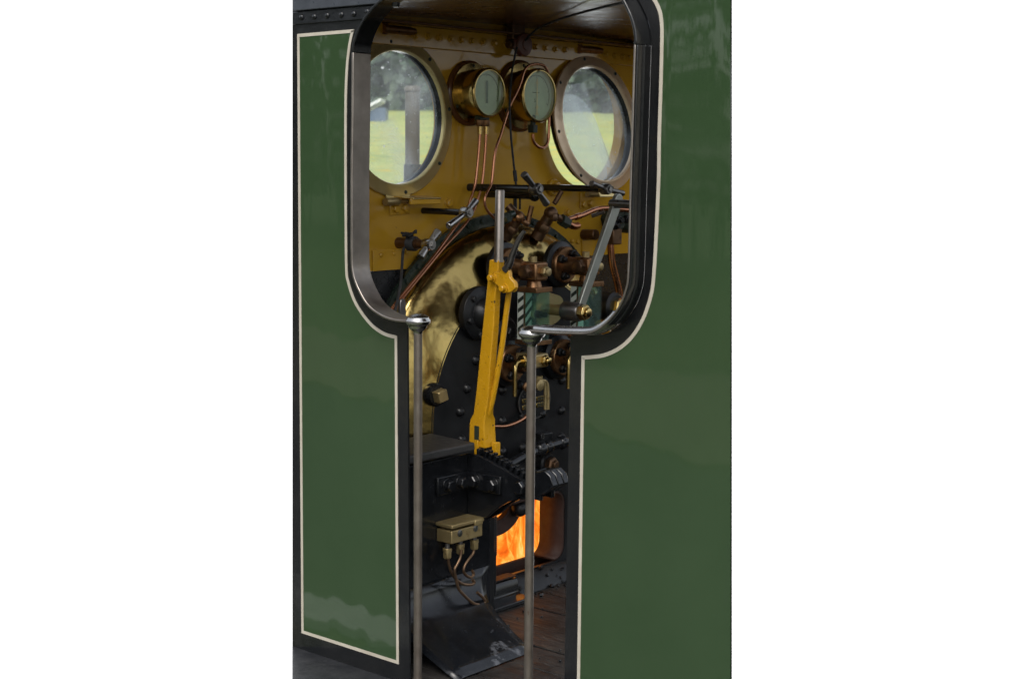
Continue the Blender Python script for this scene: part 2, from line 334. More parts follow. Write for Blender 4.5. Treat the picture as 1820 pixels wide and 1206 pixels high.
# ground on the camera's side of the engine, and the trees that its paint reflects
GR = mat('trackside_grass', (.05, .07, .025), (.10, .11, .045), (.8, .9), 0, .5, bump=[(20, .6, .03)])
GRAVEL = mat('pale_gravel', (.17, .155, .10), (.22, .20, .14), (.8, .9), 0, 30, bump=[(60, .6, .02)])
def slab(y0, y1, z, m, name): return struct(MB().prism([V((-70, y0, z)), V((40, y0, z)), V((40, y1, z)), V((-70, y1, z))], (0, 0, -.1)).build(name, m))
slab(-80, -.45, -.95, GR, 'ground')
slab(-10.9, -7.3, -.90, GRAVEL, 'path')
slab(-2.52, -2.24, -.90, mat('worn_white_edging', (.42, .42, .40), (.5, .5, .48), (.6, .7), 0, 5), 'platform_edge')
slab(-7.2, -2.53, -.905, mat('platform_asphalt', (.05, .05, .048), (.07, .07, .066), (.7, .9), 0, 6), 'platform')
b = MB(); rng = random.Random(8)
for k in range(44):
    c = V((-58 + 1.55 * k + rng.uniform(-.8, .8), -30 + rng.uniform(-3, 3), -.9)); h = rng.uniform(5, 13); rad = rng.uniform(1.2, 2.3)
    b.cyl(c, c + AZ * h * .8, .2, .06, 8)
    for q in range(170):
        t = rng.random(); ph = rng.uniform(0, 6.28); rr = rad * (1 - .6 * t * t) * rng.uniform(.5, 1.05)
        p = c + V((rr * math.cos(ph), rr * math.sin(ph), 1.0 + t * h)); s_ = rng.uniform(.25, .55)
        u = V((rng.gauss(0, 1), rng.gauss(0, 1), rng.gauss(0, 1))).normalized(); v = u.orthogonal().normalized()
        b.bm.faces.new([b.bm.verts.new(p + u * s_ * a + v * s_ * c_) for a, c_ in ((-1, -.4), (.2, -.7), (1, .2), (0, .8))])
wd = struct(b.build('hedge_trees', LEAF, recalc=False), 'stuff'); wd['label'] = 'line of trees across the path, mirrored faintly in the green paint'

# ================================================================== cab side
cab = thing('cab_side', 'green painted cab side sheet with black borders and cream lining around a keyhole doorway', 'cab side', (-2.5, 0, .07))
PATH = [(-2.705, 1.0765), (-2.73, 1.077), (-2.782, 1.077), (-2.835, 1.088), (-2.878, 1.11), (-2.91, 1.146), (-2.930, 1.182), (-2.9365, 1.225), (-2.936, 1.35), (-2.935, 1.467), (-2.931, 1.62), (-2.928, 1.772),
        (-2.921, 1.803), (-2.9, 1.838), (-2.864, 1.872), (-2.815, 1.9), (-2.74, 1.918), (-2.6, 1.925), (-2.4, 1.926), (-2.2, 1.925), (-2.12, 1.908), (-2.064, 1.868), (-2.036, 1.830), (-2.020, 1.797), (-2.0135, 1.763),
        (-2.014, 1.698), (-2.016, 1.55), (-2.018, 1.42), (-2.020, 1.245), (-2.027, 1.199), (-2.045, 1.161), (-2.074, 1.128), (-2.106, 1.105), (-2.138, 1.094), (-2.20, 1.089), (-2.266, 1.086), (-2.31, 1.086)]
path = cat2(PATH, 5)                   # runs clockwise round the opening from the left knob; left-hand side of travel = outside? (see sign below)
def seg(pred): return [p for p in path if pred(p)]
def band(pts, d0, d1, y0, y1, name, m, parent, bevel=.0015):
    a = offset(pts, d0); c = offset(pts, d1); rings = []
    for p, q in zip(a, c): rings.append([V((p.x, y0, p.y)), V((q.x, y0, q.y)), V((q.x, y1, q.y)), V((p.x, y1, p.y))])
    return MB().loft(rings).build(name, m, parent, bevel=bevel)
SGN = 1                               # outward from the opening for this direction of travel
k1 = max(i for i, p in enumerate(path) if p.x < -2.9 and p.y < 1.774)
k2 = min(i for i, p in enumerate(path) if p.x > -2.1 and i > k1 + 20 and p.y < 1.76)
out_path = offset(path, SGN * .010)
# the opening's outline on the sheet
hole = [V((q.x, q.y)) for q in out_path if q.y > 1.078]
iL = min(i for i, q in enumerate(out_path) if q.x < -2.774); iR = max(i for i, q in enumerate(out_path) if q.x > -2.233)
hole = out_path[iL:iR + 1]
def edge_x(px, z):                     # X on the sheet along a photo column
    lo = PY(px, 0, 0); hi = PY(px, 1206, 0); t = (z - lo.z) / (hi.z - lo.z); return lo.x + (hi.x - lo.x) * t
zb, zt = .058, 1.945
outl = [V((edge_x(519.5, zt), zt)), V((edge_x(519.5, zb), zb)), V((-2.774, zb))] + list(hole) + [V((-2.233, .03)), V((edge_x(1298.5, .03), .03)), V((edge_x(1298.5, zt), zt))]
sheet = MB().prism([V((p.x, 0, p.y)) for p in outl], (0, .006, 0)).build('side_sheet', BLACK, cab)
# painted panels and their lining
fp = [S(*q) for q in ((529.5, 61), (630.4, 52.5))] + cat2([S(*q) for q in ((630.4, 52.5), (625, 75), (620.5, 108), (618, 150), (617, 200), (617, 300), (617.5, 400), (618.5, 480), (621.5, 500), (627, 519), (634, 536), (643, 551), (655, 567), (668, 580), (686, 591), (706.5, 596.5))], 4)[1:] + [S(709.5, 1179), S(537, 1123.5)]
rx = edge_x(1298.5, .25)
rp = cat2([S(*q) for q in ((1154, -8), (1163, 4), (1169, 16), (1173, 30), (1175, 55), (1174.5, 90), (1173, 150), (1170, 249), (1169, 320), (1164, 432), (1161, 481), (1157.5, 515), (1149, 546), (1141, 566), (1129, 587), (1114, 605), (1095, 619), (1073, 628), (1052, 631), (1035, 632))], 4) + [V((S(1035, 632).x, .03)), V((edge_x(1298.5, .03), .03)), V((edge_x(1298.5, 1.87), 1.87))]
def panel(loop, closed_line, y, name):
    loop = loop[::1]
    o = MB().prism([V((p.x, -y, p.y)) for p in loop], (0, y, 0)).build('painted_panel', GREEN, cab)
    L = loop + [loop[0]] if closed_line else loop
    # mitred ribbon along the panel's border
    wln = .0086; rings = []; m = len(loop); cyc = closed_line
    # signed area tells which side is inside
    ar = sum(loop[i].x * loop[(i + 1) % m].y - loop[(i + 1) % m].x * loop[i].y for i in range(m)); sg = 1 if ar > 0 else -1
    rng_ = range(m) if cyc else range(0, m - 2)
    for i in rng_:
        p = loop[i]; a = loop[(i - 1) % m] if (cyc or i > 0) else None; c = loop[(i + 1) % m] if (cyc or i < m - 3) else None
        ns = []
        for (s0, s1) in ((a, p), (p, c)):
            if s0 is not None and s1 is not None and (s1 - s0).length > 1e-6:
                d = (s1 - s0).normalized(); ns.append(V((-d.y, d.x)) * sg)
        nn = sum(ns, V((0, 0))).normalized(); k = 1 / max(.5, nn.dot(ns[0]))
        q = p + nn * wln * k; e_ = p - nn * .0005
        rings.append([V((e_.x, -y - .0012, e_.y)), V((q.x, -y - .0012, q.y)), V((q.x, -y + .0005, q.y)), V((e_.x, -y + .0005, e_.y))])
    b = MB()
    if cyc:
        rr = [[b.bm.verts.new(v) for v in r_] for r_ in rings]
        for A, B in zip(rr, rr[1:] + rr[:1]):
            for j in range(4): b.bm.faces.new((A[j], A[(j + 1) % 4], B[(j + 1) % 4], B[j]))
    else: b.loft(rings)
    ln = b.build('lining', CREAM, o)
    return o
pf = panel(fp, True, .0015, 'front'); pr_ = panel(rp, False, .0015, 'rear')
pf['label'] = 'narrow green panel left of the doorway with a cream outline'; pr_['label'] = 'wide green panel right of the doorway'
# strip: bare steel on the left, black over the top, steel faced black on the right
band(path[:k1 + 1], 0, SGN * .0075, -.055, .010, 'opening_strip', STEEL, cab, .002)['label'] = 'worn bare steel strip on the left edge of the opening'
band(path[k1:k2 + 1], 0, SGN * .0075, -.055, .010, 'opening_strip', BLACK, cab, .002)['label'] = 'black painted strip over the top of the opening'
rgt = path[k2:]
band(rgt, 0, SGN * .005, -.0555, .010, 'opening_strip', STEEL, cab, .0015)['label'] = 'steel strip edge on the right of the opening'
kk = max(i for i, p in enumerate(rgt) if p.y > 1.115)
band(rgt[:kk], SGN * .0052, SGN * .0105, -.0535, -.001, 'strip_facing', BLACK, cab, .0015)
b = MB()                               # a half-round bead down the black facing, and over the lower arm
q = offset(rgt, SGN * .0105); b.tube([V((p.x, -.030, p.y)) for p in q[:kk:2]], .004, 8, 2); b.build('half_round_bead', BLACK, cab)
b = MB()
q = rgt[kk - 4:]; rings = []
for y, r in ((-.040, .010), (-.012, .010)):
    MB_ = b.tube([V((p.x, y, p.y + .001)) for p in q[::2]] , r, 10, 2)
b.build('arm_moulding', BRIGHT, cab)
b = MB()                               # roof angle along the top, with its rivets
xe = -2.872
b.prism([V((edge_x(519.5, 1.862) + .008, -.007, 1.862)), V((xe, -.007, 1.862)), V((xe + .01, -.007, 1.896)), V((edge_x(519.5, 1.896) + .008, -.007, 1.896))], (0, .0068, 0))
an = b.build('top_angle', BLACKW, cab, bevel=.0015)
for q in ((536, 31), (559, 30), (582, 28), (607, 26.5), (629, 25), (653, 21)): MB().dome(PY(*q, -.007), -AY, .0085, .006).build('rivet', BLACKW, an)
for q in ((-2.80, 1.895), (-2.70, 1.914), (-2.60, 1.9165)): MB().hexa(V((q[0], -.024, q[1] + .001)), -AZ, .011, .012).build('nut', BLACK, cab, bevel=.001)

# roof
roof = thing('cab_roof', 'grey outside and brown gloss inside cab roof seen above the opening', 'roof', (-2.5, .87, 1.9))
sk_ = [V((edge_x(519.5, 1.898) + .020, 1.898)), V((xe + .012, 1.898))] + [V((q.x, q.y)) for q in offset(path, SGN * .011) if q.y > 1.90 and q.x > -2.87] + [V((-2.075, 1.898)), V((edge_x(1298.5, 1.898), 1.898)), V((edge_x(1298.5, 2.02), 2.02)), V((edge_x(519.5, 2.02) + .020, 2.02))]
MB().prism([V((p.x, -.016, p.y)) for p in sk_], (0, .0155, 0)).build('eave', ROOFP, roof, bevel=.002)
rings = []
def rear(y): return -.632 * (y + 2.8) - .07      # where the cab was cut off: nothing of it is seen further back
for x0_, in ((-3.246,), (None,)):
    up = [V((x0_ + max(0, .08 - y) * .5 if x0_ else rear(y), y, 2.0 + .12 * (1 - ((y - .87) / .88) ** 2))) for y in [i * .0875 for i in range(21)]]
    lo = [V((x0_ + max(0, .08 - y) * .5 if x0_ else rear(y), y, 1.903 + .022 * (1 - ((y - .87) / .88) ** 2))) for y in [1.75 - i * .0875 for i in range(21)]]
    rings.append(up + lo)
MB().loft(rings).build('ceiling', BROWN, roof)

# roof over the rear of the footplate, out of the frame to the right
def rx2(y): return max(-1.60, (.757 * (y + 2.8) - 3.93) / .653)
rings = []
for f in (0, 1):
    Y = [i * .0875 for i in range(21)]
    g = lambda y: rx2(y) if f == 0 else .1
    rings.append([V((g(y), y, 2.0 + .12 * (1 - ((y - .87) / .88) ** 2))) for y in Y] + [V((g(y), y, 1.913 + .022 * (1 - ((y - .87) / .88) ** 2))) for y in Y[::-1]])
MB().loft(rings).build('ceiling', BROWN, roof)

# ================================================================== front plate of the cab
LWY, LWZ, RWY, RWZ = .413, 1.6165, 1.345, 1.613
plate = thing('front_plate', 'glossy ochre yellow cab front plate with two round window holes', 'cab wall', (XS, .87, 1.15))
def circ(y, z, r, n=64, x=XS): return [V((x, y + r * math.cos(2 * math.pi * i / n), z + r * math.sin(2 * math.pi * i / n))) for i in range(n)]
b = MB(); b.plate([[V((XS, .035, 1.157)), V((XS, 1.74, 1.157)), V((XS, 1.74, 1.975)), V((XS, .035, 1.975))], circ(LWY, LWZ, .205), circ(RWY, RWZ, .215)], (-.008, 0, 0))
b.build('wall_sheet', YELLOW, plate)
for hy, hz, hr in ((LWY, LWZ, .205), (RWY, RWZ, .215)):   # turned-out rim behind each hole
    MB().lathe((XS - .009, hy, hz), -AX, [(0, hr + .012), (.03, hr + .012), (.03, hr + .001), (0, hr + .001), (0, hr + .012)], 64).build('hole_rim', YELLOW, plate)
MB().box((XS + .003, .14, 1.189), (.006, .26, .064)).build('lap_strip', YELLOW, plate, bevel=.0012)
MB().box((XS + .003, .42, 1.189), (.006, .22, .064)).build('lap_strip', YELLOW, plate, bevel=.0012)
MB().box((XS + .003, 1.53, 1.196), (.006, .40, .078)).build('lap_strip', YELLOW, plate, bevel=.0012)
for q in ((677, 453), (700, 450.5), (722.5, 448.5), (1018, 428), (1028, 430)): MB().dome(PX(*q, XS + .006), AX, .0075, .005).build('rivet', YELLOW, plate)
# angle along the top with a row of bolts
ang = MB().box((XS + .006, .87, 1.862), (.012, 1.72, .062)).build('top_angle', YELLOW, plate, bevel=.002)
MB().box((XS + .03, .87, 1.897), (.06, 1.72, .008)).build('ceiling_flange', BROWN, ang, bevel=.002)
b = MB()
for q in ((739, 63.5), (760, 65), (780, 67), (801, 69), (820, 71), (838, 73), (858, 75), (878, 77), (898, 79), (951, 83.5), (969, 85.5), (987, 87.5), (1004, 89), (1077, 97), (1092, 99), (1106, 101), (1117, 102.5)):
    b = MB(); p = PX(*q, XS + .012); b.lathe(p, AX, [(0, .0115), (.003, .0115)], 18); b.hexa(p + AX * .0025, AX, .0085, .0085, random.random()); b.build('bolt', YELLOW, ang, bevel=.0008)
# small brackets and studs
def bracket(px, bolts, name='bolt_bracket'):
    c = [PX(q[0], q[1], XS) for q in px]; c[0].y = c[3].y = (c[0].y + c[3].y) / 2
    o = MB().prism(c, (.006, 0, 0)).build(name, YELLOW, plate, bevel=.003)
    b = MB()
    for q in bolts:
        b = MB(); p = PX(*q, XS + .006); b.lathe(p, AX, [(0, .014), (.002, .014)], 18); b.hexa(p + AX * .0015, AX, .0125, .0105, .3); b.build('bolt', YELLOW, o, bevel=.0012)
bracket([(691, 357), (727, 357), (727, 380), (691, 383)], [(702, 371), (719, 370)])
bracket([(1030, 337), (1054, 336), (1054, 369), (1030, 371)], [(1036, 363), (1049, 361)])
b = MB()
for q, r in (((796, 361), .014), ((1008, 378), .014), ((1037, 415), .012)):
    b = MB(); p = PX(*q, XS); b.lathe(p, AX, [(0, r * 1.25), (.003, r * 1.25)], 20); b.hexa(p + AX * .0025, AX, r, .0125, .4); b.build('bolt_head', YELLOW, plate, bevel=.0012)
b = MB(); p = PX(981, 333, XS); b.lathe(p, AX, [(0, .030), (.010, .030), (.014, .026)], 28); b.hexa(p + AX * .0135, AX, .018, .02, .2)
b.build('bolt_head', YELLOW, plate, bevel=.0012)
p = PX(1045, 345, XS); MB().cyl(p + V((.02, -.03, 0)), p + V((.02, .05, 0)), .010).build('catch_pin', BRASSF, plate)
MB().box((-3.095, 1.744, 1.0), (.28, .006, 1.9)).build('far_side_sheet', YELLOW, plate)
# black lower wall (tank front) under the yellow sheet
def tank_outline(side):
    lim = math.asin((1.156 - BZ) / .606); A = [math.pi - lim * i / 12 for i in range(13)] if side < 0 else [lim * i / 12 for i in range(13)]
    arc = [V((XS - .004, BY + .606 * math.cos(a), BZ + .606 * math.sin(a))) for a in A]
    ye = .012 if side < 0 else 1.735
    return [V((XS - .004, ye, .03)), V((XS - .004, BY + side * .606, .03))] + arc + [V((XS - .004, ye, 1.156))]
tag(MB().prism(tank_outline(-1), (-.008, 0, 0)).prism(tank_outline(1), (-.008, 0, 0)).build('tank_wall', BOILERG), 'black painted tank wall below the yellow front plate', 'tank')

# round windows: brass ring, pane, screws, hinge; the right one hangs a little open
def window(yc, zc, tilt, label, cat='window', r_in=.199, r_out=.238, catch=True):
    t = thing('round_window', label, cat, (XS, yc, zc), 'round cab windows')
    hz = r_out + .012
    rot = Matrix.Translation(V((0, 0, hz))) @ Matrix.Rotation(R(tilt), 4, 'Y') @ Matrix.Translation(V((0, 0, -hz)))
    def put(o): o.data.transform(rot); o.location = (0, 0, 0); return o
    O = V((0, 0, 0))
    ring = MB().lathe(O, AX, [(.002, r_in), (.002, r_out), (.0085, r_out), (.0105, r_out - .003), (.0105, r_in + .014), (.016, r_in + .009), (.0165, r_in + .002), (.013, r_in), (.002, r_in)], 96).build('window_ring', BRASSR if tilt == 0 else BRASSW, t, sharp=60); put(ring)
    fr = MB().lathe(O, AX, [(-.030, r_in + .002), (-.030, r_in + .016), (.002, r_in + .016), (.002, r_in + .002), (-.030, r_in + .002)], 96).build('glass_frame', BLACK, t); put(fr)
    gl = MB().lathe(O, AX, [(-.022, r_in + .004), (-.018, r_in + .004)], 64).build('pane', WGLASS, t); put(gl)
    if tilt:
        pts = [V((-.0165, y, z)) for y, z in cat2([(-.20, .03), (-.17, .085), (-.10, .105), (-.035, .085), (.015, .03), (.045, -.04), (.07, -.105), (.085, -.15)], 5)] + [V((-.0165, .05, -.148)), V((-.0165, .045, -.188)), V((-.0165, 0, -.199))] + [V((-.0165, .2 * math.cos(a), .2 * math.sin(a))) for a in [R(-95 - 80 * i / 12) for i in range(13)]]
        ms = MB().prism(pts, (.0006, 0, 0)).build('glare_patch', GLARE, gl); ms.data.transform(rot)  # pale glare on the pane, put in as a shaped milky film
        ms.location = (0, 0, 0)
    b = MB()
    for i in range(8):
        a = R(45 * i + 8); p = V((.010, (r_in + r_out + .016) / 2 * math.cos(a), (r_in + r_out + .016) / 2 * math.sin(a))); put(MB().dome(p, AX, .0062, .005, 12).build('screw', INK, ring))
    b = MB(); b.box((.006, 0, hz - .006), (.008, .10, .034))
    h = b.build('hinge', GOLD, t, bevel=.001); h.location = (0, 0, 0)
    b = MB(); b.lathe(V((.012, -.068, hz + .01)), AY, [(0, .016), (.014, .017), (.015, .0125), (.118, .0125), (.119, .010), (.136, .010)], 20)
    h2 = b.build('hinge_pin', BRONZE, h); h2.location = (0, 0, 0)
    b = MB(); b.prism([V((.004, -.055, -r_out + .012)), V((.004, .055, -r_out + .012)), V((.004, .042, -r_out - .018)), V((.004, -.042, -r_out - .018))], (.0055, 0, 0))
    put(b.build('tab', BRASSR, ring, bevel=.002))
    return t
BRASSW = mat('pale_worn_brass', (.66, .50, .34), (.76, .60, .43), (.34, .5), .65, 16, bump=[(50, .06, .001)], spots=[(14, .62, .15, (.45, .30, .15))])
BRASSR = mat('window_ring_brass', (.60, .48, .21), (.70, .57, .28), (.28, .42), .65, 16, bump=[(50, .06, .001)], spots=[(16, .64, .15, (.3, .2, .08))])
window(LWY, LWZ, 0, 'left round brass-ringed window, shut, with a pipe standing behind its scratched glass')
window(RWY, RWZ, -10.5, 'right round brass-ringed window, hanging slightly open with a pale painted glare patch on the glass')
# catch ledge under the left window
t = thing('window_catch', 'brass window catch with a flat ledge below the left round window', 'window catch', (XS, .42, 1.36))
q = [PX(697, 346, XS + .004), PX(752, 352, XS + .004)]
z = q[0].z - .004
MB().prism([V((XS + .004, q[0].y, z)), V((XS + .004, q[1].y + .012, z)), V((XS + .075, q[1].y + .008, z - .004)), V((XS + .075, q[0].y + .02, z - .004))], (0, 0, -.006)).build('ledge', GOLD, t, bevel=.002)
MB().box((XS + .068, (q[0].y + q[1].y) / 2 + .01, z - .016), (.010, .13, .018)).build('lip', YELLOW, t, bevel=.003)
MB().cyl(V((XS + .02, q[0].y - .045, z - .016)), V((XS + .02, q[0].y + .01, z - .016)), .012).build('pivot', BRASSF, t)

# standpipe outside, seen through the left window
pp = PX(733, 300, XS - .35)
t = thing('standpipe', 'grey capped pipe standing outside, seen through the left round window', 'pipe', (pp.x, pp.y, .9))
pb = PX(733, 292, pp.x); ptop = PX(733, 152, pp.x); rp_ = 13 * mpp(pp)
MB().cyl(V((pp.x, pp.y, .9)), V((pp.x, pp.y, ptop.z - .01)), rp_, seg=28).build('pipe', ZINC, t)
MB().lathe(V((pp.x, pp.y, ptop.z - .022)), AZ, [(0, rp_ * 1.02), (.003, rp_ * 1.13), (.014, rp_ * 1.13), (.020, rp_ * .95), (.021, 0)], 28).build('cap', ZINC, t)
MB().cyl(V((pp.x, pp.y, .9)), V((pp.x, pp.y, pb.z)), rp_ * 1.22, seg=28).build('socket', BLACK, t)

# ================================================================== pressure gauges
def gauge(px, py, rpx, flange, label, kind):
    d = .088; c = PX(px, py, XS + d); r = rpx * mpp(c)
    t = thing('pressure_gauge', label, 'gauge', (XS, c.y, c.z), 'pressure gauges')
    MB().lathe((XS, c.y, c.z), AX, [(0, r * 1.42), (.008, r * 1.42), (.014, r * 1.36), (.016, r * 1.1)], 64).build('backplate', mat('brown_varnished_ring', (.09, .034, .012), (.13, .05, .018), (.12, .25), 0, 14), t, sharp=50)
    MB().lathe((XS + .016, c.y, c.z), AX, [(0, r * 1.30), (.005, r * 1.30), (.008, r * 1.02), (d - .030, r * 1.02)], 64).build('case', GOLD, t, sharp=50)
    MB().lathe((XS, c.y, c.z), AX, [(d - .016, r * .96), (d - .016, r * 1.06), (d + .002, r * 1.065), (d + .005, r * 1.03), (d + .005, r * .965), (d - .016, r * .96)], 64).build('bezel', GOLD, t, sharp=50)
    dl = MB().lathe((XS + d - .014, c.y, c.z), AX, [(0, r * .98), (.002, r * .98)], 64).build('dial', DIAL, t)
    MB().lathe((XS + d + .0005, c.y, c.z), AX, [(0, r * .975), (.0015, r * .975)], 64).build('cover_glass', DGLASS, t)
    b = MB(); xx = XS + d - .0115; C = V((xx, c.y, c.z))
    for i in range(31):
        a = R(205 - 230 * i / 30); k = .10 if i % 5 == 0 else .055; u = V((0, math.cos(a), math.sin(a))); v = V((0, -math.sin(a), math.cos(a)))
        b.box(C + u * r * (.80 - k / 2), (.0004, r * k, r * .022), (AX, u, v))
    for a0 in range(40):
        a = R(205 - 230 * a0 / 39); u = V((0, math.cos(a), math.sin(a))); v = V((0, -math.sin(a), math.cos(a))); b.box(C + u * r * .80, (.0004, r * .022, r * .10), (AX, u, v))
    b.build('scale_marks', INK, dl)
    nd = MB()
    if kind == 1:
        nd.prism([C + V((.003, y * r, z * r)) for y, z in ((-.028, -.45), (.028, -.45), (.034, .46), (.085, .43), (.0, .70), (-.085, .43), (-.034, .46))], (.001, 0, 0))
        nd.prism([C + V((.003, y * r, z * r)) for y, z in ((-.03, -.46), (.03, -.46), (.045, -.62), (.11, -.82), (.0, -.72), (-.11, -.82), (-.045, -.62))], (.001, 0, 0))
        nd.lathe(C + V((.002, 0, -.46 * r)), AX, [(0, .07 * r), (.003, .07 * r)], 16)
        nd.build('needle', mat('gilt_needle', (.85, .60, .30)), t)
        b = MB(); b.box(C + V((0, -.03 * r, .12 * r)), (.0004, .42 * r, .03 * r)); b.build('maker_line', INK, dl)
        text('dial_letter', 'S', INK, dl, C + V((.0006, -.09 * r, -.20 * r)), AY, AZ, .20 * r, .0003)
    else:
        nd.prism([C + V((.003, y * r, z * r)) for y, z in ((-.06, -.45), (.06, -.45), (.06, .52), (-.06, .52))], (.001, 0, 0)); nd.build('needle', mat('green_needle', (.03, .07, .035)), t)
    b = MB()
    for a in (90, 210, 330): p = V((XS + .021, c.y + r * 1.18 * math.cos(R(a)), c.z + r * 1.18 * math.sin(R(a)))); MB().dome(p, AX, .006, .005, 12).build('screw', INK, t)
    return t, c, r
G1, c1, r1 = gauge(869, 165, 41, (833, 165), 'left brass pressure gauge with a cloudy green dial and two copper pipes below', 0)
G2, c2, r2 = gauge(958, 170, 45, (920, 168), 'right brass pressure gauge with an upright arrow needle beside the right window', 1)
xg = XS + .052
b = MB()
for q in ((852.5, 219), (863.5, 219)):
    p = PX(*q, xg); MB().hexa(p + AZ * .010, -AZ, .0125, .020).build('union_nut', BRONZE, G1, bevel=.001)
b = MB()
for q in ((853, 233), (864, 233)):
    p = PX(*q, xg); MB().cyl(p + AZ * .014, p - AZ * .010, .0075).build('union_sleeve', GOLD, G1)
b = MB()
b.box(PX(857, 207, xg), (.024, .045, .022)); b.build('union_block', INK, G1, bevel=.002)
b = MB(); p = PX(947, 229, xg + .02); b.box(p, (.024, .022, .026)); b.cyl(p + AZ * .012, p + AZ * .045, .009)
b.build('union_block', INK, G2, bevel=.002)
# copper pipes
def pipe(label, px, xs, r, m=COPPER, name='copper_pipe', group='copper pipes', n=6):
    pts = []
    for i, q in enumerate(px):
        x = xs if not isinstance(xs, (list, tuple)) else xs[0] + (xs[1] - xs[0]) * i / (len(px) - 1)
        pts.append(PX(q[0], q[1], q[2] if len(q) > 2 else x))
    o = MB().tube(pts, r, 12, n).build(name, m)
    return tag(o, label, 'pipe' if 'cord' not in name else 'cord', group)
pipe('left-hand copper pipe of the pair running from the left gauge down past the brass', [(853, 238), (851, 268), (848, 300), (844.5, 328), (838, 350), (828, 375), (814, 397, -3.17), (799, 417, -3.155), (770, 457, -3.14), (741, 492, -3.135), (716, 522, -3.135), (690, 556, -3.135)], xg, .0045)
pipe('right-hand copper pipe of the pair running from the left gauge down past the brass', [(864, 238), (861.5, 280), (857, 325), (850, 352), (842, 374), (828, 397, -3.165), (812, 415, -3.155), (788, 441, -3.14), (756, 480, -3.13), (733, 508, -3.13), (714, 533, -3.13), (696, 560, -3.13)], xg, .0045)
pipe('long copper pipe looping from behind the right gauge down behind the lever handle', [(974, 128), (966, 117), (952, 114), (938, 118), (931, 128), (926, 145), (918, 165), (908, 184), (899, 210), (890, 240), (882, 262), (878, 285), (876, 305), (873, 328), (864, 346), (861.5, 359), (865, 372), (874, 383), (886, 393)], XS + .11, .0045)
pipe('short copper pipe bent in a U under the right gauge', [(947, 238), (948, 250), (954, 259), (963, 262.5), (970, 259), (974.5, 248), (975.5, 225), (976, 205)], xg + .02, .0052)

# whistle cord and its pulley
t = thing('cord_pulley', 'red-brown cord pulley hanging from a bracket at the top of the front plate', 'pulley', (XS + .05, .98, 1.86))
p = PX(929, 80, XS + .055)
MB().lathe(p - AX * .012, AX, [(0, .034), (.004, .037), (.010, .030), (.014, .030), (.020, .037), (.024, .034), (.026, .018), (.030, .016)], 32).build('wheel', PULLEY, t)
b = MB(); b.box(p + V((-.02, -.012, .05)), (.03, .06, .07)); b.box(p + V((-.01, 0, .085)), (.06, .09, .012)); b.cyl(p + V((-.02, -.05, 0)), p + V((-.02, -.01, 0)), .014)
b.build('bracket', DKBRONZE, t, bevel=.003)
pipe('thin black cord hanging from the pulley between the two gauges', [(919, 84), (915, 100), (909.5, 130), (906.5, 170), (906, 200), (908, 240), (912, 282), (915, 308), (917, 330), (917, 372)], XS + .115, .0036, CORD, 'pull_cord', 'cords')
b = MB(); a_, c_ = PX(914.5, 303, XS + .115), PX(916.5, 322, XS + .115)
tag(b.cyl(a_, c_, .0062).build('cord_joiner', CORD), 'small black joiner on the cord below the gauges', 'joiner')
pipe('thin black cord running from the pulley up across the brown ceiling', [(934, 72), (941, 64), (955, 52, -3.08), (975, 42, -2.98), (1005, 31, -2.8), (1040, 21, -2.6), (1080, 11, -2.38), (1112, 4, -2.2)], -3.13, .0036, CORD, 'pull_cord', 'cords')

# ================================================================== T-handled valve rods
def arms(b, hub, tips, r):
    for q in tips:
        d = (q - hub).normalized(); L = (q - hub).length
        b.lathe(hub + d * .008, d, [(0, r * .8), (L * .25, r * .85), (L - .012, r * 1.12), (L - .010, r * 1.12), (L - .008, r * .98)], 16)
def tvalve(label, start, hubpx, tips, r_rod, m_rod, m_h, hub_r=.017, r_arm=.010, sleeve=None, square=True, yoff=0):
    s = PX(*start, XS); s.y += yoff; h = PY(*hubpx, s.y)
    s.z = h.z
    t = thing('valve_handle', label, 'valve handle', (s.x, s.y, s.z), 'T-handled valve rods')
    MB().cyl(s, h, r_rod, seg=16).build('rod', m_rod, t)
    for q in tips: b = MB(); arms(b, h, [PX(q[0], q[1], h.x)], r_arm); b.build('handle_arm', m_h, t)
    hb = MB().lathe(h - AX * .020, AX, [(0, hub_r * .8), (.006, hub_r), (.030, hub_r), (.036, hub_r * .85), (.036, hub_r * .5), (.033, hub_r * .5)], 24).build('hub', m_h, t)
    MB().lathe(h + AX * .012, AX, [(0, hub_r * .52), (.008, hub_r * .5)], 4, .3).build('square_end', BRIGHT, hb)
    if sleeve: MB().cyl(s, s + AX * sleeve[0], sleeve[1], seg=20).build('sleeve', sleeve[2], t)
    return t, s, h
tvalve('bright T-handle on a black rod below the left window', (752, 375.5), (829, 377.5), [(846, 356), (796.5, 402)], .010, BLACK, BRIGHT)
_, s2, h2 = tvalve('bright T-handle on a brown sleeve with a black cord tied round it', (708, 432), (762, 434.5), [(779, 411), (747, 457)], .013, DKBRONZE, BRIGHT, .018, .0115, (.085, .017, DKBRONZE))
tvalve('dark T-handle in the middle, above the lever handle, on the longest black rod', (834, 333), (953, 336), [(930.5, 309), (972, 363)], .0125, BLACK, DKSTEEL, .019, .0105)
tvalve('dark T-handle on a black rod under the right window', (962, 338), (1077, 336), [(1051, 326), (1107, 344)], .0115, BLACK, DKSTEEL, .018, .0095)
h_ = h2 + AX * -.075
b = MB(); rng = random.Random(5)
for k in range(5):
    b.lathe(h_ + AX * (.006 * k - .01), AX, [(0, .019), (.004, .023), (.008, .019)], 16)
for k in range(6):
    p = h_ + V((0, rng.uniform(-.02, .005), .02)); b.tube([p, p + V((rng.uniform(-.02, .02), rng.uniform(-.02, .01), .012)), p + V((rng.uniform(-.03, .03), rng.uniform(-.03, .01), rng.uniform(.0, .022)))], .004, 8, 3)
q = h_ + V((-.01, -.018, -.01))
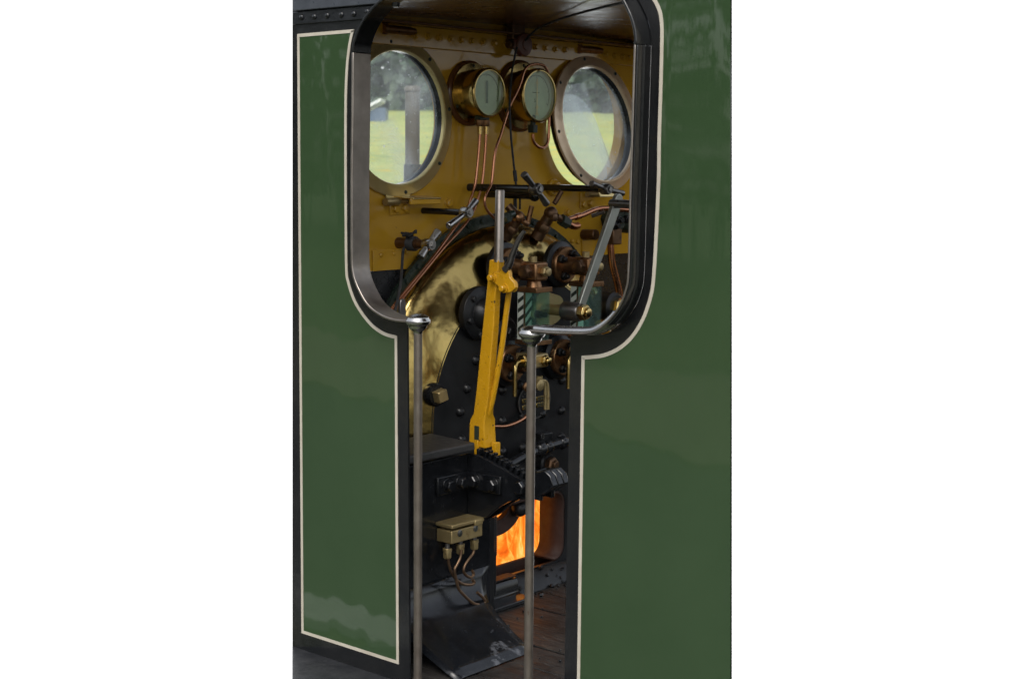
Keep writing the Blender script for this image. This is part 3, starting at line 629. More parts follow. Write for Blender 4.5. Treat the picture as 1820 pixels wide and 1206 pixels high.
b.tube([q, PX(716, 450, q.x), PX(714, 480, q.x + .02), PX(711, 510, q.x + .05), PX(704, 545, q.x + .08), PX(698, 570, q.x + .1)], .0045, 8, 4)
tag(b.build('tied_cord', CORD), 'frayed black cord knotted round the lower left valve and hanging down', 'cord', 'cords')
# lower black spindle behind the lever handle
a_ = PX(884, 345, -3.19); c_ = PY(950, 348, a_.y)
t = thing('spindle', 'short black spindle with a round knob behind the steel lever handle', 'spindle', a_)
MB().cyl(a_ - AX * .04, c_, .012).build('rod', BLACK, t); MB().ball(c_, .018).build('knob', BLACK, t)
for xx in (914, 924): MB().cyl(PX(xx, 340, -3.15), PX(xx, 372, -3.15), .0035).build('stay_wire', BLACK, t)

# ================================================================== boiler backhead
bh = thing('boiler_backhead', 'black riveted boiler backhead wrapped in a polished brass casing', 'boiler', (BH, BY, FL))
def arch(r, x, n=40, zb=FL, y0=BY, z0=BZ):
    return [V((x, y0 - r, zb))] + [V((x, y0 + r * math.cos(math.pi - math.pi * i / n), z0 + r * math.sin(math.pi - math.pi * i / n))) for i in range(n + 1)] + [V((x, y0 + r, zb))]
b = MB(); b.loft([arch(r, x) for x, r in ((-3.215, .604), (-3.195, .607), (-3.18, .601), (-3.168, .588), (-3.152, .566), (-3.138, .540), (-3.124, .508), (-3.112, .472), (-3.102, .448), (-3.099, .440))], closed=False)
b.build('brass_casing', BRASS, bh, sharp=80)
b = MB(); a = arch(.604, -3.226); c = arch(.640, -3.226); a2 = arch(.604, -3.212); c2_ = arch(.640, -3.212)
b.loft([a, a2, c2_, c], closed=False); b.build('boiler_ring', RINGP, bh)
for i in range(30):
    an_ = math.pi * (i + .5) / 30; p = V((-3.212, BY + .622 * math.cos(an_), BZ + .622 * math.sin(an_))); MB().hexa(p, AX, .008, .006, random.random()).build('ring_bolt', RINGP, bh, bevel=.0006)
FHY, FHZ = (.60, 1.08), (.142, .385)
def rrect(y0, y1, z0, z1, r, x, n=6):
    out = []
    for cy, cz, a0 in ((y1 - r, z0 + r, -90), (y1 - r, z1 - r, 0), (y0 + r, z1 - r, 90), (y0 + r, z0 + r, 180)):
        for i in range(n + 1): an_ = R(a0 + 90 * i / n); out.append(V((x, cy + r * math.cos(an_), cz + r * math.sin(an_))))
    return out
b = MB(); pl_ = arch(.446, BH); b.plate([pl_, rrect(*FHY, *FHZ, .05, BH)], (-.012, 0, 0)); b.build('backhead_plate', IRON, bh)
b = MB(); rr = [rrect(*FHY, *FHZ, .05, BH - .002), rrect(*FHY, *FHZ, .05, BH - .10)]
b.loft(rr, closed=False); b.bm.faces.new([b.bm.verts.new(p) for p in ()]) if False else None
for A in range(0): pass
b.build('firehole_tunnel', SOOT, bh, solid=.01)
b = MB(); b.plate([[V((BH - .10, .40, .03)), V((BH - .10, 1.25, .03)), V((BH - .10, 1.25, .6)), V((BH - .10, .40, .6))], rrect(*FHY, *FHZ, .05, BH - .10)], (-.012, 0, 0)); b.build('firebox_plate', SOOT, bh)
b = MB()
rv = [(892, 693), (892, 748), (817.5, 731.5), (998, 675.5), (997, 729), (962.6, 735), (963, 782.5), (929, 740), (928, 795), (996.6, 776), (892, 802), (820, 781), (966, 675), (924, 684), (845, 640), (830, 690), (1000, 790)]
for q in rv:
    p = PX(*q, BH); MB().lathe(p - AX * .002, AX, [(0, .0165), (.004, .0160), (.010, .0130), (.015, .008), (.0165, 0)], 20).build('rivet', IRON, bh)
# big dark boss plates
b = MB(); p = PX(848, 556, BH); b.lathe(p, AX, [(0, .085), (.02, .085), (.03, .07), (.03, .05), (.045, .045), (.06, .03), (.06, .012)], 40)
cov = b.build('inspection_cover', IRON, bh, bevel=.001)
for i in range(6): a = R(60 * i + 15); MB().hexa(p + V((.024, .068 * math.cos(a), .068 * math.sin(a))), AX, .011, .014).build('nut', IRON, cov, bevel=.001)
b = MB(); p = PX(895, 590, BH); b.lathe(p, AX, [(0, .05), (.012, .05), (.02, .04)], 30); b.hexa(p + AX * .02, AX, .02, .02); b.build('stay_cover', IRON, bh, bevel=.001)
# washout plugs
def plug(px, label, x, ang):
    p = PX(*px, x); t = thing('washout_plug', label, 'plug', p)
    d = V((1, -.15, 0)).normalized()
    MB().lathe(p - d * .015, d, [(0, .036), (.022, .036), (.03, .031)], 32).build('flange', BLACK, t)
    MB().lathe(p + d * .01, d, [(0, .0255), (.032, .0245), (.034, .021)], 4, R(ang)).build('square_head', BRASSF, t, bevel=.002)
plug((773, 701), 'square-headed brass washout plug on the lower left of the brass casing', -3.095, 60)
# oval plate
t = thing('oval_plate', 'small oval cast plate with brass number strips, partly behind the right handrail', 'plate', PX(947, 711, BH))
c = PX(947, 711, BH); ry_, rz_ = .083, .062
def oval(k, x): return [V((x, c.y + ry_ * k * math.cos(2 * math.pi * i / 40), c.z + rz_ * k * math.sin(2 * math.pi * i / 40))) for i in range(40)]
MB().prism(oval(1, BH + .001), (.005, 0, 0)).build('cast_plate', IRON, t)
b = MB(); b.plate([oval(1, BH + .006), oval(.93, BH + .006)], (.0025, 0, 0)); b.build('rim', DKSTEEL, t)
b = MB()
for dy, dz, w_ in ((-.045, .004, .034), (-.045, -.017, .034), (.035, .004, .052), (.035, -.017, .052)): MB().box((BH + .0075, c.y + dy, c.z + dz), (.003, w_, .015)).build('number_strip', GOLD, t, bevel=.0008)
for i, ch in enumerate('SOUT'):
    a = R(156 - 17 * i); u = V((0, math.sin(a), -math.cos(a))); v = V((0, math.cos(a), math.sin(a))); text('cast_letter', ch, DKSTEEL, t, V((BH + .007, c.y + ry_ * .78 * math.cos(a), c.z + rz_ * .76 * math.sin(a))), u, v, .016)
for dy, dz, n_ in ((.035, .004, 4), (.035, -.017, 4), (-.045, .004, 2), (-.045, -.017, 2)):   # stamped figures, too worn to read
    b = MB()
    for k in range(n_): b.box(V((BH + .0093, c.y + dy + (k - (n_ - 1) / 2) * .0105, c.z + dz)), (.0008, .0045, .010))
    b.build('worn_figures', INK, t)
t = MB().box(PX(961, 776, BH) + AX * .014, (.028, .06, .032)).build('small_bracket', IRON, bevel=.003); tag(t, 'little black iron bracket below the oval plate, beside the right handrail', 'bracket')
text('cast_mark', '3', DKSTEEL, t, PX(965.5, 775, BH + .0285), AY, AZ, .026)

# ================================================================== flanged fittings and gauge glasses
def flange(b_parent, px, r, x=BH, m=BRONZE, back=True, nuts=((60), (150), (240), (330)), th=.020):
    p = PX(*px, x + .03)
    p.x = BH
    if back: MB().lathe(p, AX, [(0, r * 1.28), (.018, r * 1.28), (.024, r * 1.15)], 44).build('back_ring', IRON, b_parent)
    f = MB().lathe(p + AX * .022, AX, [(0, r), (th - .003, r), (th, r - .003), (th, r * .5), (th + .02, r * .45), (th + .05, r * .36)], 44).build('flange', m, b_parent, sharp=45)
    for a in nuts:
        b = MB(); q = p + V((.022 + th, r * .70 * math.cos(R(a)), r * .70 * math.sin(R(a)))); b.hexa(q, AX, .0145, .014, R(a)); b.lathe(q + AX * .012, AX, [(0, .0085), (.012, .0085), (.015, .006)], 14); b.build('nut', IRON, f, bevel=.001)
    return p
GX = -2.955                            # front corner plane of the gauge glass protectors
def gauge_glass(label, corner, top_y, fl, flr, nutpx, plugpx, blockpx, bx):
    c = PX(*corner, GX); zt_ = c.z; zb_ = PX(corner[0], corner[1] + 98, GX).z
    t = thing('gauge_glass', label, 'gauge glass', (GX - .07, c.y, zb_), 'water gauge glasses')
    LX, LY = .078, .072
    def cb(b, x0, x1, y0, y1, z0, z1): return b.box(((x0 + x1) / 2, (y0 + y1) / 2, (z0 + z1) / 2), (abs(x1 - x0), abs(y1 - y0), abs(z1 - z0)))
    y0 = c.y; y1 = c.y + LY; x1 = GX; x0_ = GX - LX
    cb(MB(), x0_ - .004, x1 + .004, y0 - .004, y1 + .004, zt_ - .012, zt_ + .004).build('top_cap', BRONZE, t, bevel=.0015)
    cb(MB(), x0_ - .004, x1 + .004, y0 - .004, y1 + .004, zb_ - .004, zb_ + .010).build('bottom_cap', BRONZE, t, bevel=.0015)
    bp_ = MB(); cb(bp_, x0_, x0_ + .003, y0 + .002, y1 - .002, zb_ + .011, zt_ - .013); bp = bp_.build('back_plate', ENAMEL, t)
    sp_ = MB(); cb(sp_, x0_ + .004, x0_ + .026, y0 + .0005, y0 + .003, zb_ + .011, zt_ - .013); sp = sp_.build('side_plate', ENAMEL, t)
    b = MB(); H = zt_ - zb_ - .024; n_ = 5
    for k in range(-1, n_):            # slanting black stripes, cut at the plate's edges
        za = zb_ + .016 + k * H / n_
        for (ya, yb, xx) in ((y0 + .003, y1 - .003, x0_ + .0035),):
            sl_ = .035; q = [(ya, za), (yb, za + sl_ * 1.6), (yb, za + sl_ * 1.6 + .013), (ya, za + .013)]
            if za > zb_ + .011 and q[2][1] < zt_ - .014: b.prism([V((xx, y, z)) for y, z in q], (.0008, 0, 0))
        if za > zb_ + .011: b.prism([V((x0_ + .004, y0 - .0002, za - .012)), V((x0_ + .026, y0 - .0002, za + .004)), V((x0_ + .026, y0 - .0002, za + .017)), V((x0_ + .004, y0 - .0002, za + .001))], (0, .0006, 0)) if za - .012 > zb_ + .011 else None
    b.build('stripes', INK, bp)
    b = MB()
    for i in range(3):
        for j in range(9): b.lathe(V((x0_ + .0040, y0 + .012 + .008 * i, zb_ + .02 + .0085 * j)), AX, [(0, .0014), (.0003, .0014)], 8)
    b.build('punched_holes', INK, bp)
    for nm, bx_ in (('glass_pane', (x0_ + .03, x1 - .004, y0, y0 + .006)), ('glass_pane', (x1 - .006, x1, y0 + .004, y1 - .004)), ('glass_pane', (x0_ + .006, x1 - .008, y1 - .006, y1))):
        bb = MB(); cb(bb, bx_[0], bx_[1], bx_[2], bx_[3], zb_ + .011, zt_ - .013); bb.build(nm, GGLASS, t)
    b = MB(); cb(b, x0_ + .027, x0_ + .031, y0, y0 + .005, zb_ + .011, zt_ - .013); b.build('edge_bar', BRONZE, t)
    cx_, cy_ = (x0_ + x1) / 2, (y0 + y1) / 2
    MB().cyl(V((cx_, cy_, zb_ + .008)), V((cx_, cy_, zt_ - .01)), .008).build('water_tube', GGLASS, t)
    # top cock: flange on the backhead, block, gland nut and plug
    p = flange(t, fl, flr)
    blk = PX(*blockpx, cx_); blk.y = cy_
    hb = .034
    MB().box(V((cx_ - .005, cy_, blk.z)), (.075, .062, .058)).build('cock_block', BRONZE, t, bevel=.006)
    MB().cyl(V((BH + .04, p.y, p.z)), V((cx_ - .03, cy_, blk.z)), .022, .022).build('arm', DKBRONZE, t)
    MB().cyl(V((cx_, cy_, blk.z - .028)), V((cx_, cy_, zt_ + .003)), .020, .026, 24).build('neck', BRONZE, t)
    MB().cyl(V((cx_ - .004, cy_, blk.z + .028)), V((cx_ - .004, cy_, blk.z + .046)), .012).build('top_stud', BRASSF, t)
    b = MB(); b.hexa(V((cx_ + .0, cy_ - .031, blk.z)), -AY, .024, .02, .2); b.lathe(V((cx_, cy_ - .051, blk.z)), -AY, [(0, .02), (.006, .02), (.008, .014)], 24); nn_ = b.build('gland_nut', DKBRONZE, t, bevel=.0012)
    MB().hexa(V((cx_ + .033, cy_, blk.z)), AX, .0, .0, 0) if False else None
    b = MB(); b.hexa(V((cx_ + .032, cy_ + .008, blk.z)), AX, .018, .016, .3); b.lathe(V((cx_ + .048, cy_ + .008, blk.z)), AX, [(0, .013), (.006, .013), (.008, .01)], 20); b.build('end_plug', BRASSF, t, bevel=.001)
    # bottom cock
    zb2 = zb_ - .055
    MB().cyl(V((cx_, cy_, zb2 + .02)), V((cx_, cy_, zb_)), .014, .016).build('lower_neck', DKSTEEL, t)
    MB().box(V((cx_ - .005, cy_, zb2)), (.08, .07, .044)).build('lower_block', BRASSF, t, bevel=.006)
    pL = PX(fl[0] + 9, fl[1] + 176, BH); q = thing
    b = MB(); b.hexa(V((cx_ + .034, cy_ + .012, zb2)), AX, .018, .014, .3); b.lathe(V((cx_ + .048, cy_ + .012, zb2)), AX, [(0, .012), (.009, .012), (.011, .009)], 20); b.build('lower_plug', GOLD, t, bevel=.001)
    b = MB(); b.hexa(V((cx_, cy_ - .036, zb2)), -AY, .023, .022, .2); b.build('lower_gland_nut', GOLD, t, bevel=.0012)
    b = MB(); g = V((cx_, cy_ - .056, zb2)); b.tube([g, g + V((0, -.022, -.001)), g + V((.004, -.036, -.012)), g + V((.006, -.040, -.035)), g + V((.006, -.040, -.105))], .0072, 12, 5); b.build('cock_lever', GOLD, t)
    return t, V((cx_, cy_, zb2))
g1, l1 = gauge_glass('nearer water gauge glass with a striped back plate, right of the yellow lever', (953, 514), 480, (905, 474), .060, None, None, (945, 482), 0)
# lower flange and drain for the nearer glass
p = flange(g1, (909, 645), .060)
MB().cyl(p + AX * .05, V((l1.x - .03, l1.y, l1.z)), .02).build('lower_arm', BRASSF, g1)
b = MB(); q = l1 + V((0, 0, -.022)); b.cyl(q, q + AZ * -.03, .009); b.build('drain_neck', DKSTEEL, g1)
qz = PX(955, 690, l1.x)
t = thing('drain_cock', 'brass drain cock with two bent handles in front of the oval plate', 'cock', (l1.x, qz.y, qz.z))
MB().lathe(PX(957.5, 684, l1.x + .02), AX, [(0, .017), (.008, .018), (.010, .015)], 24).build('disc', BRASSF, t)
MB().lathe(PX(934, 687, l1.x + .0), AX, [(0, .014), (.006, .015), (.008, .012)], 24).build('disc', BRONZE, t)
MB().cyl(PX(957, 668, l1.x), PX(957, 688, l1.x), .014).build('body', BRASSF, t)
for dx in (0, 5):
    MB().tube([PX(958 + dx, 676, l1.x + .012), PX(964 + dx, 677, l1.x + .012), PX(968.0 + dx, 684, l1.x + .012), PX(969 + dx, 700, l1.x + .012), PX(969 + dx, 727, l1.x + .012)], .0050, 10, 5).build('handle', BRASSF, t)
g2, l2 = gauge_glass('farther water gauge glass, behind the flat steel regulator handle', (1047, 504), 480, (1003, 470), .060, None, None, (1036, 473), 0)
flange(g2, (1000, 634), .060)

# ================================================================== valves over the brass
def elbow_valve(label, ball, r, base, handle, m, extra):
    c = PX(*ball, -3.10); t = thing('steam_valve', label, 'valve', c, 'brown bronze steam valves')
    MB().ball(c, r).build('body', m, t)
    e = PX(*base, -3.145); d = (e - c); L = d.length; d.normalize()
    MB().cyl(c + d * r * .6, e, r * .82, r * .95, 24).build('pipe_stub', DKBRONZE, t)
    MB().lathe(c + d * L * .40, d, [(0, r * .95), (.006, r * 1.12), (L * .28, r * 1.12), (L * .32, r)], 6).build('union_nut', DKBRONZE, t, bevel=.001)
    MB().cyl(PX(*handle[0], -3.08), PX(*handle[1], -3.07), .0085, .0085, 14, ch=.001).build('lever', m, t)
    return t, c
t, c = elbow_valve('brown valve with a cranked handle left of the middle above the brass', (921, 386), .021, (898, 424), ((938, 396), (945, 366)), BRONZE, None)
MB().tube([c + V((.01, .01, -.01)), PX(931, 394, -3.08), PX(935, 398, -3.08), PX(938.5, 395, -3.08)], .009, 12, 4).build('crank', BRONZE, t)
MB().cyl(c, PX(903, 366, -3.13), .014, .014).build('side_arm', DKBRONZE, t)
MB().lathe(PX(893, 386, -3.09), AX, [(0, .016), (.03, .016), (.03, .008)], 6).build('side_nut', RINGP, t, bevel=.001)
MB().cyl(PX(893, 386, -3.1), PX(912, 380, -3.1), .012).build('side_pipe', RINGP, t)
t, c = elbow_valve('brown ball-bodied valve to the right of the middle above the brass', (979, 379), .0235, (953, 424), ((985, 362), (998, 340)), DKBRONZE, None)
MB().lathe(PX(978, 386, -3.10) + AX * .010, AX, [(0, .013), (.012, .013), (.014, .009)], 20).build('cap', DKBRONZE, t)
a_, c_ = PX(989, 385, -3.09), PX(1012, 399, -3.08); d = (c_ - a_).normalized()
MB().cyl(a_, c_, .011).build('side_arm', DKBRONZE, t)
MB().lathe(a_ + d * .022, d, [(0, .021), (.032, .021), (.036, .017)], 6, .4).build('side_nut', INK, t, bevel=.0015)
MB().tube([a_ + d * .045, PX(1014, 400, -3.08), PX(1021, 402.5, -3.08), PX(1027, 401, -3.085)], .0115, 14, 4).build('blank_spigot', COPPER, t)
pipe('copper pipe running right from the brown ball valve below the right window', [(1006, 391), (1019, 387), (1032, 383.5), (1046, 377.5), (1060, 372), (1074, 370), (1092, 371), (1118, 373.5)], -3.10, .0085)
tag(MB().lathe(PX(1023, 386, -3.10), (PX(1034, 382.5, -3.10) - PX(1023, 386, -3.10)), [(0, .0105), (.026, .0105)], 16).build('pipe_coupling', COPPER), 'copper coupling sleeve on the pipe beside the ball valve', 'coupling')
# injector valve on the right
c = PX(1090, 391, -3.17); t = thing('injector_valve', 'black and green flanged valve with a thick copper pipe below, at the right', 'valve', c)
MB().lathe(PX(1082, 388, XS), AX, [(0, .05), (.10, .05), (.12, .035)], 8).build('body', INK, t, bevel=.003)
MB().lathe(PX(1099, 391, XS + .13) - AX * .015, AX, [(0, .046), (.014, .046)], 8, .3).build('end_flange', RINGP, t, bevel=.002)
b = MB()
for q in ((1096, 391), (1112, 389), (1090, 401)): b = MB(); p = PX(*q, XS + .13); b.hexa(p, AX, .016, .016); b.lathe(p + AX * .014, AX, [(0, .010), (.014, .010)], 14); b.build('nut', BLACK, t, bevel=.001)
MB().box(PX(1088, 420, XS + .11), (.05, .05, .055)).build('lower_union', DKBRONZE, t, bevel=.004)
MB().cyl(PX(1091, 405, XS + .11), PX(1090, 416, XS + .11), .012).build('neck', DKBRONZE, t)
MB().cyl(PX(1052, 384, XS + .12), PX(1074, 376, XS + .16), .007).build('lever', DKSTEEL, t)
pipe('thick copper pipe dropping from the flanged valve on the right', [(1085, 430), (1086, 450), (1088, 468), (1093, 488), (1098, 508), (1102, 530), (1104, 560)], XS + .11, .0125)
a_ = PX(1036, 417, XS); tag(MB().cyl(a_, PY(1060, 417, a_.y), .019, ch=.002).build('pipe_boss', DKBRONZE), 'brown stub boss sticking out of the plate behind the regulator handle', 'boss')
p = PX(1084, 544, -3.08); t = thing('blowdown_fitting', 'brass hexagon fitting in a black collar beside the right edge of the opening', 'fitting', p)
MB().lathe(p - AX * .02, AX, [(-.02, .05), (.04, .05), (.05, .04)], 32).build('collar', IRON, t)
b = MB(); b.hexa(p + AX * .028, AX, .032, .026, .3); b.lathe(p + AX * .054, AX, [(0, .022), (.014, .022), (.017, .017)], 24); b.build('hexagon', GOLD, t, bevel=.0015)

# ================================================================== regulator handle
RXp = -2.90
t = thing('regulator_handle', 'flat grey steel regulator handle slanting across the right of the opening', 'handle', PX(1022, 550, RXp))
hubp = PX(1017, 553, RXp - .02)
top = PX(1094, 355, RXp); bot = PX(1027, 546, RXp)
d = (top - bot); L = d.length; d.normalize(); sd = V((0, d.z, -d.y)) if True else None
sd = AX.cross(d).normalized()
pts = []
for k in range(9): a = math.pi * k / 8; pts.append((L + .020 * math.sin(a), .020 * math.cos(a)))
shape = [(0, -.014)] + [(l, -w_) for l, w_ in pts] + [(0, .014)]
arm = MB().prism([bot + d * l + sd * (-w_) for l, w_ in [(0, -.015)] + [(l, -w_ * 1.0) for l, w_ in pts] + [(0, .015)]], (.016, 0, 0)).build('arm', mat('handworn_steel', (.30, .31, .27), (.40, .41, .37), (.3, .45), .85, 12, bump=[(80, .1, .001)], spots=[(14, .60, .2, (.2, .2, .17))]), t, bevel=.003, seg=3)
MB().lathe(hubp - AX * .03, AX, [(0, .030), (.062, .030), (.066, .027)], 32).build('hub', DKSTEEL, t)
b = MB(); b.hexa(hubp + AX * .036, AX, .026, .024, .2); b.lathe(hubp + AX * .060, AX, [(0, .015), (.008, .015), (.010, .011)], 20); b.build('nut', GOLD, t, bevel=.0015)
MB().lathe(hubp - AX * .10, AX, [(0, .018), (.075, .018)], 24).build('shaft', BRASSF, t)
b = MB(); p = hubp - AX * .10
b.prism([p + V((0, y, z)) for y, z in cat2([(-.075, -.02), (-.06, .035), (-.02, .058), (.02, .05), (.075, .03), (.08, -.02), (.04, -.05), (-.03, -.055), (-.075, -.02)], 4)[:-1]], (-.012, 0, 0)); fl_ = b.build('gland_flange', BRASSF, t, bevel=.002)
b = MB(); b.hexa(p + V((0, -.055, -.012)), AX, .014, .02); b.lathe(p + V((.018, -.055, -.012)), AX, [(0, .009), (.02, .009)], 12); b.build('gland_nut', IRON, fl_, bevel=.001); MB().hexa(p + V((0, .06, 0)), AX, .014, .02).build('gland_nut', IRON, fl_, bevel=.001)
gp = PX(1094, 362, RXp + .016); MB().cyl(gp + AX * -.02, gp + V((.0, .0, 0)) + AX * .075, .0145, .0135, 20, ch=.002).build('grip', DKSTEEL, t)
# brass rim behind the glasses
p = PX(972, 530, BH + .02)

# ================================================================== reversing lever and its quadrant
YL = YC + .035
lev = thing('reversing_lever', 'tall yellow reversing lever with chipped paint and a bare steel handle', 'lever', PY(857, 800, YL))
def L2(px, py): return PY(px, py, YL)
def lever_ring(pl, pr, th):            # a rectangular section between two photo points, th thick across the cab
    a, c = L2(*pl), L2(*pr); return [V((a.x, YL, a.z)), V((c.x, YL, c.z)), V((c.x, YL + th, c.z)), V((a.x, YL + th, a.z))]
b = MB()
secs = [((833, 790), (862, 797), .052), ((834, 752), (860, 757), .052), ((836, 744), (861, 748), .050), ((841, 735), (862, 739), .038), ((845, 705), (867, 708), .030), ((851, 645), (871, 648), .028), ((858, 575), (877, 578), .027), ((864, 520), (880, 522), .026), ((868, 480), (885, 481), .026), ((869, 465), (886, 466), .028), ((870, 461), (886, 462), .026)]
b.loft([lever_ring(*s_) for s_ in secs]); b.build('arm', LEVER, lev, bevel=.003, seg=2)
b = MB(); a = L2(848, 771); b.box(a + V((0, -.001, .0)), (.016, .006, .05)); b.build('slot', INK, lev)
b = MB(); a = L2(849, 790); b.box(a + V((0, -.004, -.012)), (.014, .008, .055)); b.build('catch_blade', LEVER, lev, bevel=.001); a2 = L2(870, 797); MB().box(a2 + V((0, .03, -.01)), (.016, .02, .05)).build('catch_blade', LEVER, lev, bevel=.001)
ha, hb_ = L2(881, 463) + AY * .013, L2(883.5, 335) + AY * .013
MB().lathe(ha - AZ * .004, hb_ - ha, [(0, .0150), (.012, .0135), ((hb_ - ha).length - .003, .0135), ((hb_ - ha).length, .0115)], 24).build('handle', STEEL, lev)
b = MB()                               # bell crank with its two pins, and the catch rod
yk = YL - .010
bk = [PY(*q, yk) for q in ((871, 488), (877, 483), (887, 484), (894, 476), (903, 477), (905, 485), (906, 493), (914, 502), (916, 512), (908, 519), (898, 521), (890, 515), (881, 505), (872, 500))]
crk = b.prism(bk, (0, .014, 0)).build('bell_crank', LEVER, lev, bevel=.0025)
b = MB()
for q in ((876, 493), (896.5, 512)): p = PY(*q, yk); MB().lathe(p, -AY, [(0, .0135), (.004, .0135), (.004, .0095), (.016, .0095), (.018, .007)], 20).build('pin', LEVER, crk)
MB().tube([PY(*q, yk + .004) for q in ((898, 480), (905, 470), (911, 452), (918, 434), (925, 421), (932, 411))], .008, 10, 5, rr=lambda t: .0125 - .007 * t).build('trigger', DKSTEEL, lev)
b = MB(); r_ = [PY(*q, YL + .02) for q in ((905, 517), (900, 555), (893, 610), (884, 665), (874, 715), (868, 735))]; b.tube(r_, .0085, 8, 3); b.build('catch_rod', LEVER, lev)
b = MB(); p = PY(909, 508, yk + .02); b.lathe(p, AX, [(-.012, .018), (.012, .018)], 16); b.build('rod_eye', LEVER, lev, bevel=.002)

qd = thing('reverser_quadrant', 'black arched quadrant plate with two rows of teeth below the yellow lever', 'quadrant', PY(880, 860, YC))
QL = [PY(*q, YC) for q in [(831, 804.5), (843, 807.5), (855, 812), (868, 818.5), (881, 826), (893, 833), (905, 840.5), (920, 849), (934, 856), (950, 864.5), (960, 870)]]
QB = [PY(*q, YC) for q in [(960, 890), (948, 887), (935, 886.5), (918, 887.5), (904, 891), (889, 899), (876, 909), (865, 919), (850, 926), (831, 931)]]
MB().prism(QL + QB, (0, .014, 0)).build('near_plate', BLACKW, qd, bevel=.002)
MB().prism([q + AY * .052 for q in QL + QB], (0, .014, 0)).build('far_plate', BLACKW, qd, bevel=.002)
for yy in (.017, .036):
    b = MB()
    tp = catmull(QL, 3); acc = 0; last = tp[0]
    for p_, q_ in zip(tp, tp[1:]):
        acc += (q_ - p_).length
        if acc > .0185:
            acc = 0; tt = (q_ - p_).normalized(); nn_ = V((-tt.z, 0, tt.x)); MB().box(q_ + AY * (yy + .004) + nn_ * .006, (.0105, .0125, .020), (tt, AY, nn_)).build('tooth', BLACKW, qd, bevel=.0012)
b = MB()
for k, yy in enumerate((-.016, .0, .018, .036, .054)):
    pts = [PY(*q, YC + yy) for q in ((944, 861), (962, 865), (976, 858), (983, 866), (980, 880), (962, 889), (944, 884))]
e0 = [PY(*q, YC - .002) for q in ((938, 862), (952, 838), (968, 836), (978, 846), (984, 864), (972, 874), (955, 882), (940, 880))]
for k in range(3): MB().prism([v + AY * (.026 * k) for v in e0], (0, .022, 0)).build('end_cheek', BLACKW, qd, bevel=.003)
p = PY(926, 866, YC); MB().lathe(p, -AY, [(0, .022), (.014, .022), (.018, .018)], 6, .3).build('end_bolt', BLACKW, qd, bevel=.002)
# the black box behind: rear face, corner angle with four bolts
sb = thing('sandbox', 'black steel box beside the firehole under the quadrant', 'box', (X0, .3, FL))
yl = .012; yr = PX(871, 1000, X0).y; ztop = PX(831, 805, X0).z
MB().prism([V((X0, yl, FL)), V((X0, yr, FL)), V((X0, yr, PX(871, 905, X0).z)), V((X0, YC + .02, PX(871, 905, X0).z + .03)), V((X0, YC + .02, ztop)), V((X0, yl, ztop - .003))], (-.14, 0, 0)).build('body', BLACKW, sb, bevel=.002)
cz = PX(831, 850, X0).z
brk = thing('corner_angle', 'black corner bracket with four hexagon bolts under the quadrant', 'bracket', (X0, YC, cz))
lq = [PX(*q, X0 + .0) for q in ((773, 848), (831, 835.5), (831, 866), (773, 881))]
MB().prism(lq, (.012, 0, 0)).build('left_leg', BLACKW, brk, bevel=.003)
rq = [PY(*q, YC) for q in ((831, 835.5), (894, 846), (893, 878), (831, 866))]
MB().prism(rq, (0, -.012, 0)).build('right_leg', BLACKW, brk, bevel=.003)
for q in ((795, 861.5), (818, 856.5)):
    p = PX(*q, X0 + .012); b = MB(); b.lathe(p, AX, [(0, .020), (.003, .020)], 20); b.hexa(p + AX * .003, AX, .0175, .018, .2); b.build('bolt', BLACKW, brk, bevel=.0012)
for q in ((844, 854), (877, 861)):
    p = PY(*q, YC - .012); b = MB(); b.lathe(p, -AY, [(0, .021), (.003, .021)], 20); b.hexa(p - AY * .003, -AY, .0185, .018, .2); b.build('bolt', BLACKW, brk, bevel=.0012)
# seat pad
sz = PX(833, 797, X0).z
tag(MB().prism([V((X0 + .035, .02, sz - .001)), V((X0 + .035, YC - .004, sz - .001)), V((BH + .002, YC - .004, sz + .004)), V((BH + .002, .02, sz + .004))], (0, 0, .026)).build('seat_pad', SEAT, bevel=.006, seg=3), 'flat black padded seat board on top of the black box', 'seat')

# brass lubricator box
lb = thing('lubricator_box', 'dull brass lubricator box with two slotted screws and three small pipes', 'lubricator', PX(830, 950, X0))
p0, p1, p2 = PX(803, 937, X0 + .062), PX(858, 919, X0 + .062), PX(803, 967, X0 + .062)
zt1, zb1 = p0.z, p2.z
MB().box((X0 + .031, (p0.y + p1.y) / 2, (zt1 + zb1) / 2 - .006), (.061, p1.y - p0.y, zt1 - zb1 - .012)).build('body', BRASSF, lb, bevel=.0025)
MB().box((X0 + .032, (p0.y + p1.y) / 2, zt1 + .001), (.068, p1.y - p0.y + .006, .012)).build('lid', BRASSF, lb, bevel=.003)
b = MB(); b.box((X0 + .064, p1.y - .022, zt1 - .004), (.008, .035, .018)); b.build('lid_catch', BRASSF, lb, bevel=.003)
for q in ((817, 947), (845, 938)):
    p = PX(*q, X0 + .0615); s_ = MB().lathe(p, AX, [(0, .010), (.002, .010), (.003, .008)], 20).build('screw', DKSTEEL, lb)
    MB().box(p + AX * .0034, (.001, .018, .003), (AX, V((0, .5, .87)), V((0, -.87, .5)))).build('slot', INK, s_)
us = []
for q, xx in (((795, 976), X0 + .04), ((818, 968), X0 + .035), ((843, 960), X0 + .035)):
    p = PX(*q, xx); us.append(p)
    u = MB().cyl(p + AZ * .018, p - AZ * .012, .0075).build('union', DKSTEEL, lb)
    b = MB(); b.lathe(p + AZ * .004, -AZ, [(0, .0135), (.010, .0135)], 20); b.hexa(p - AZ * .006, -AZ, .0135, .020, .3); b.build('nut', BRASSF, u, bevel=.001)
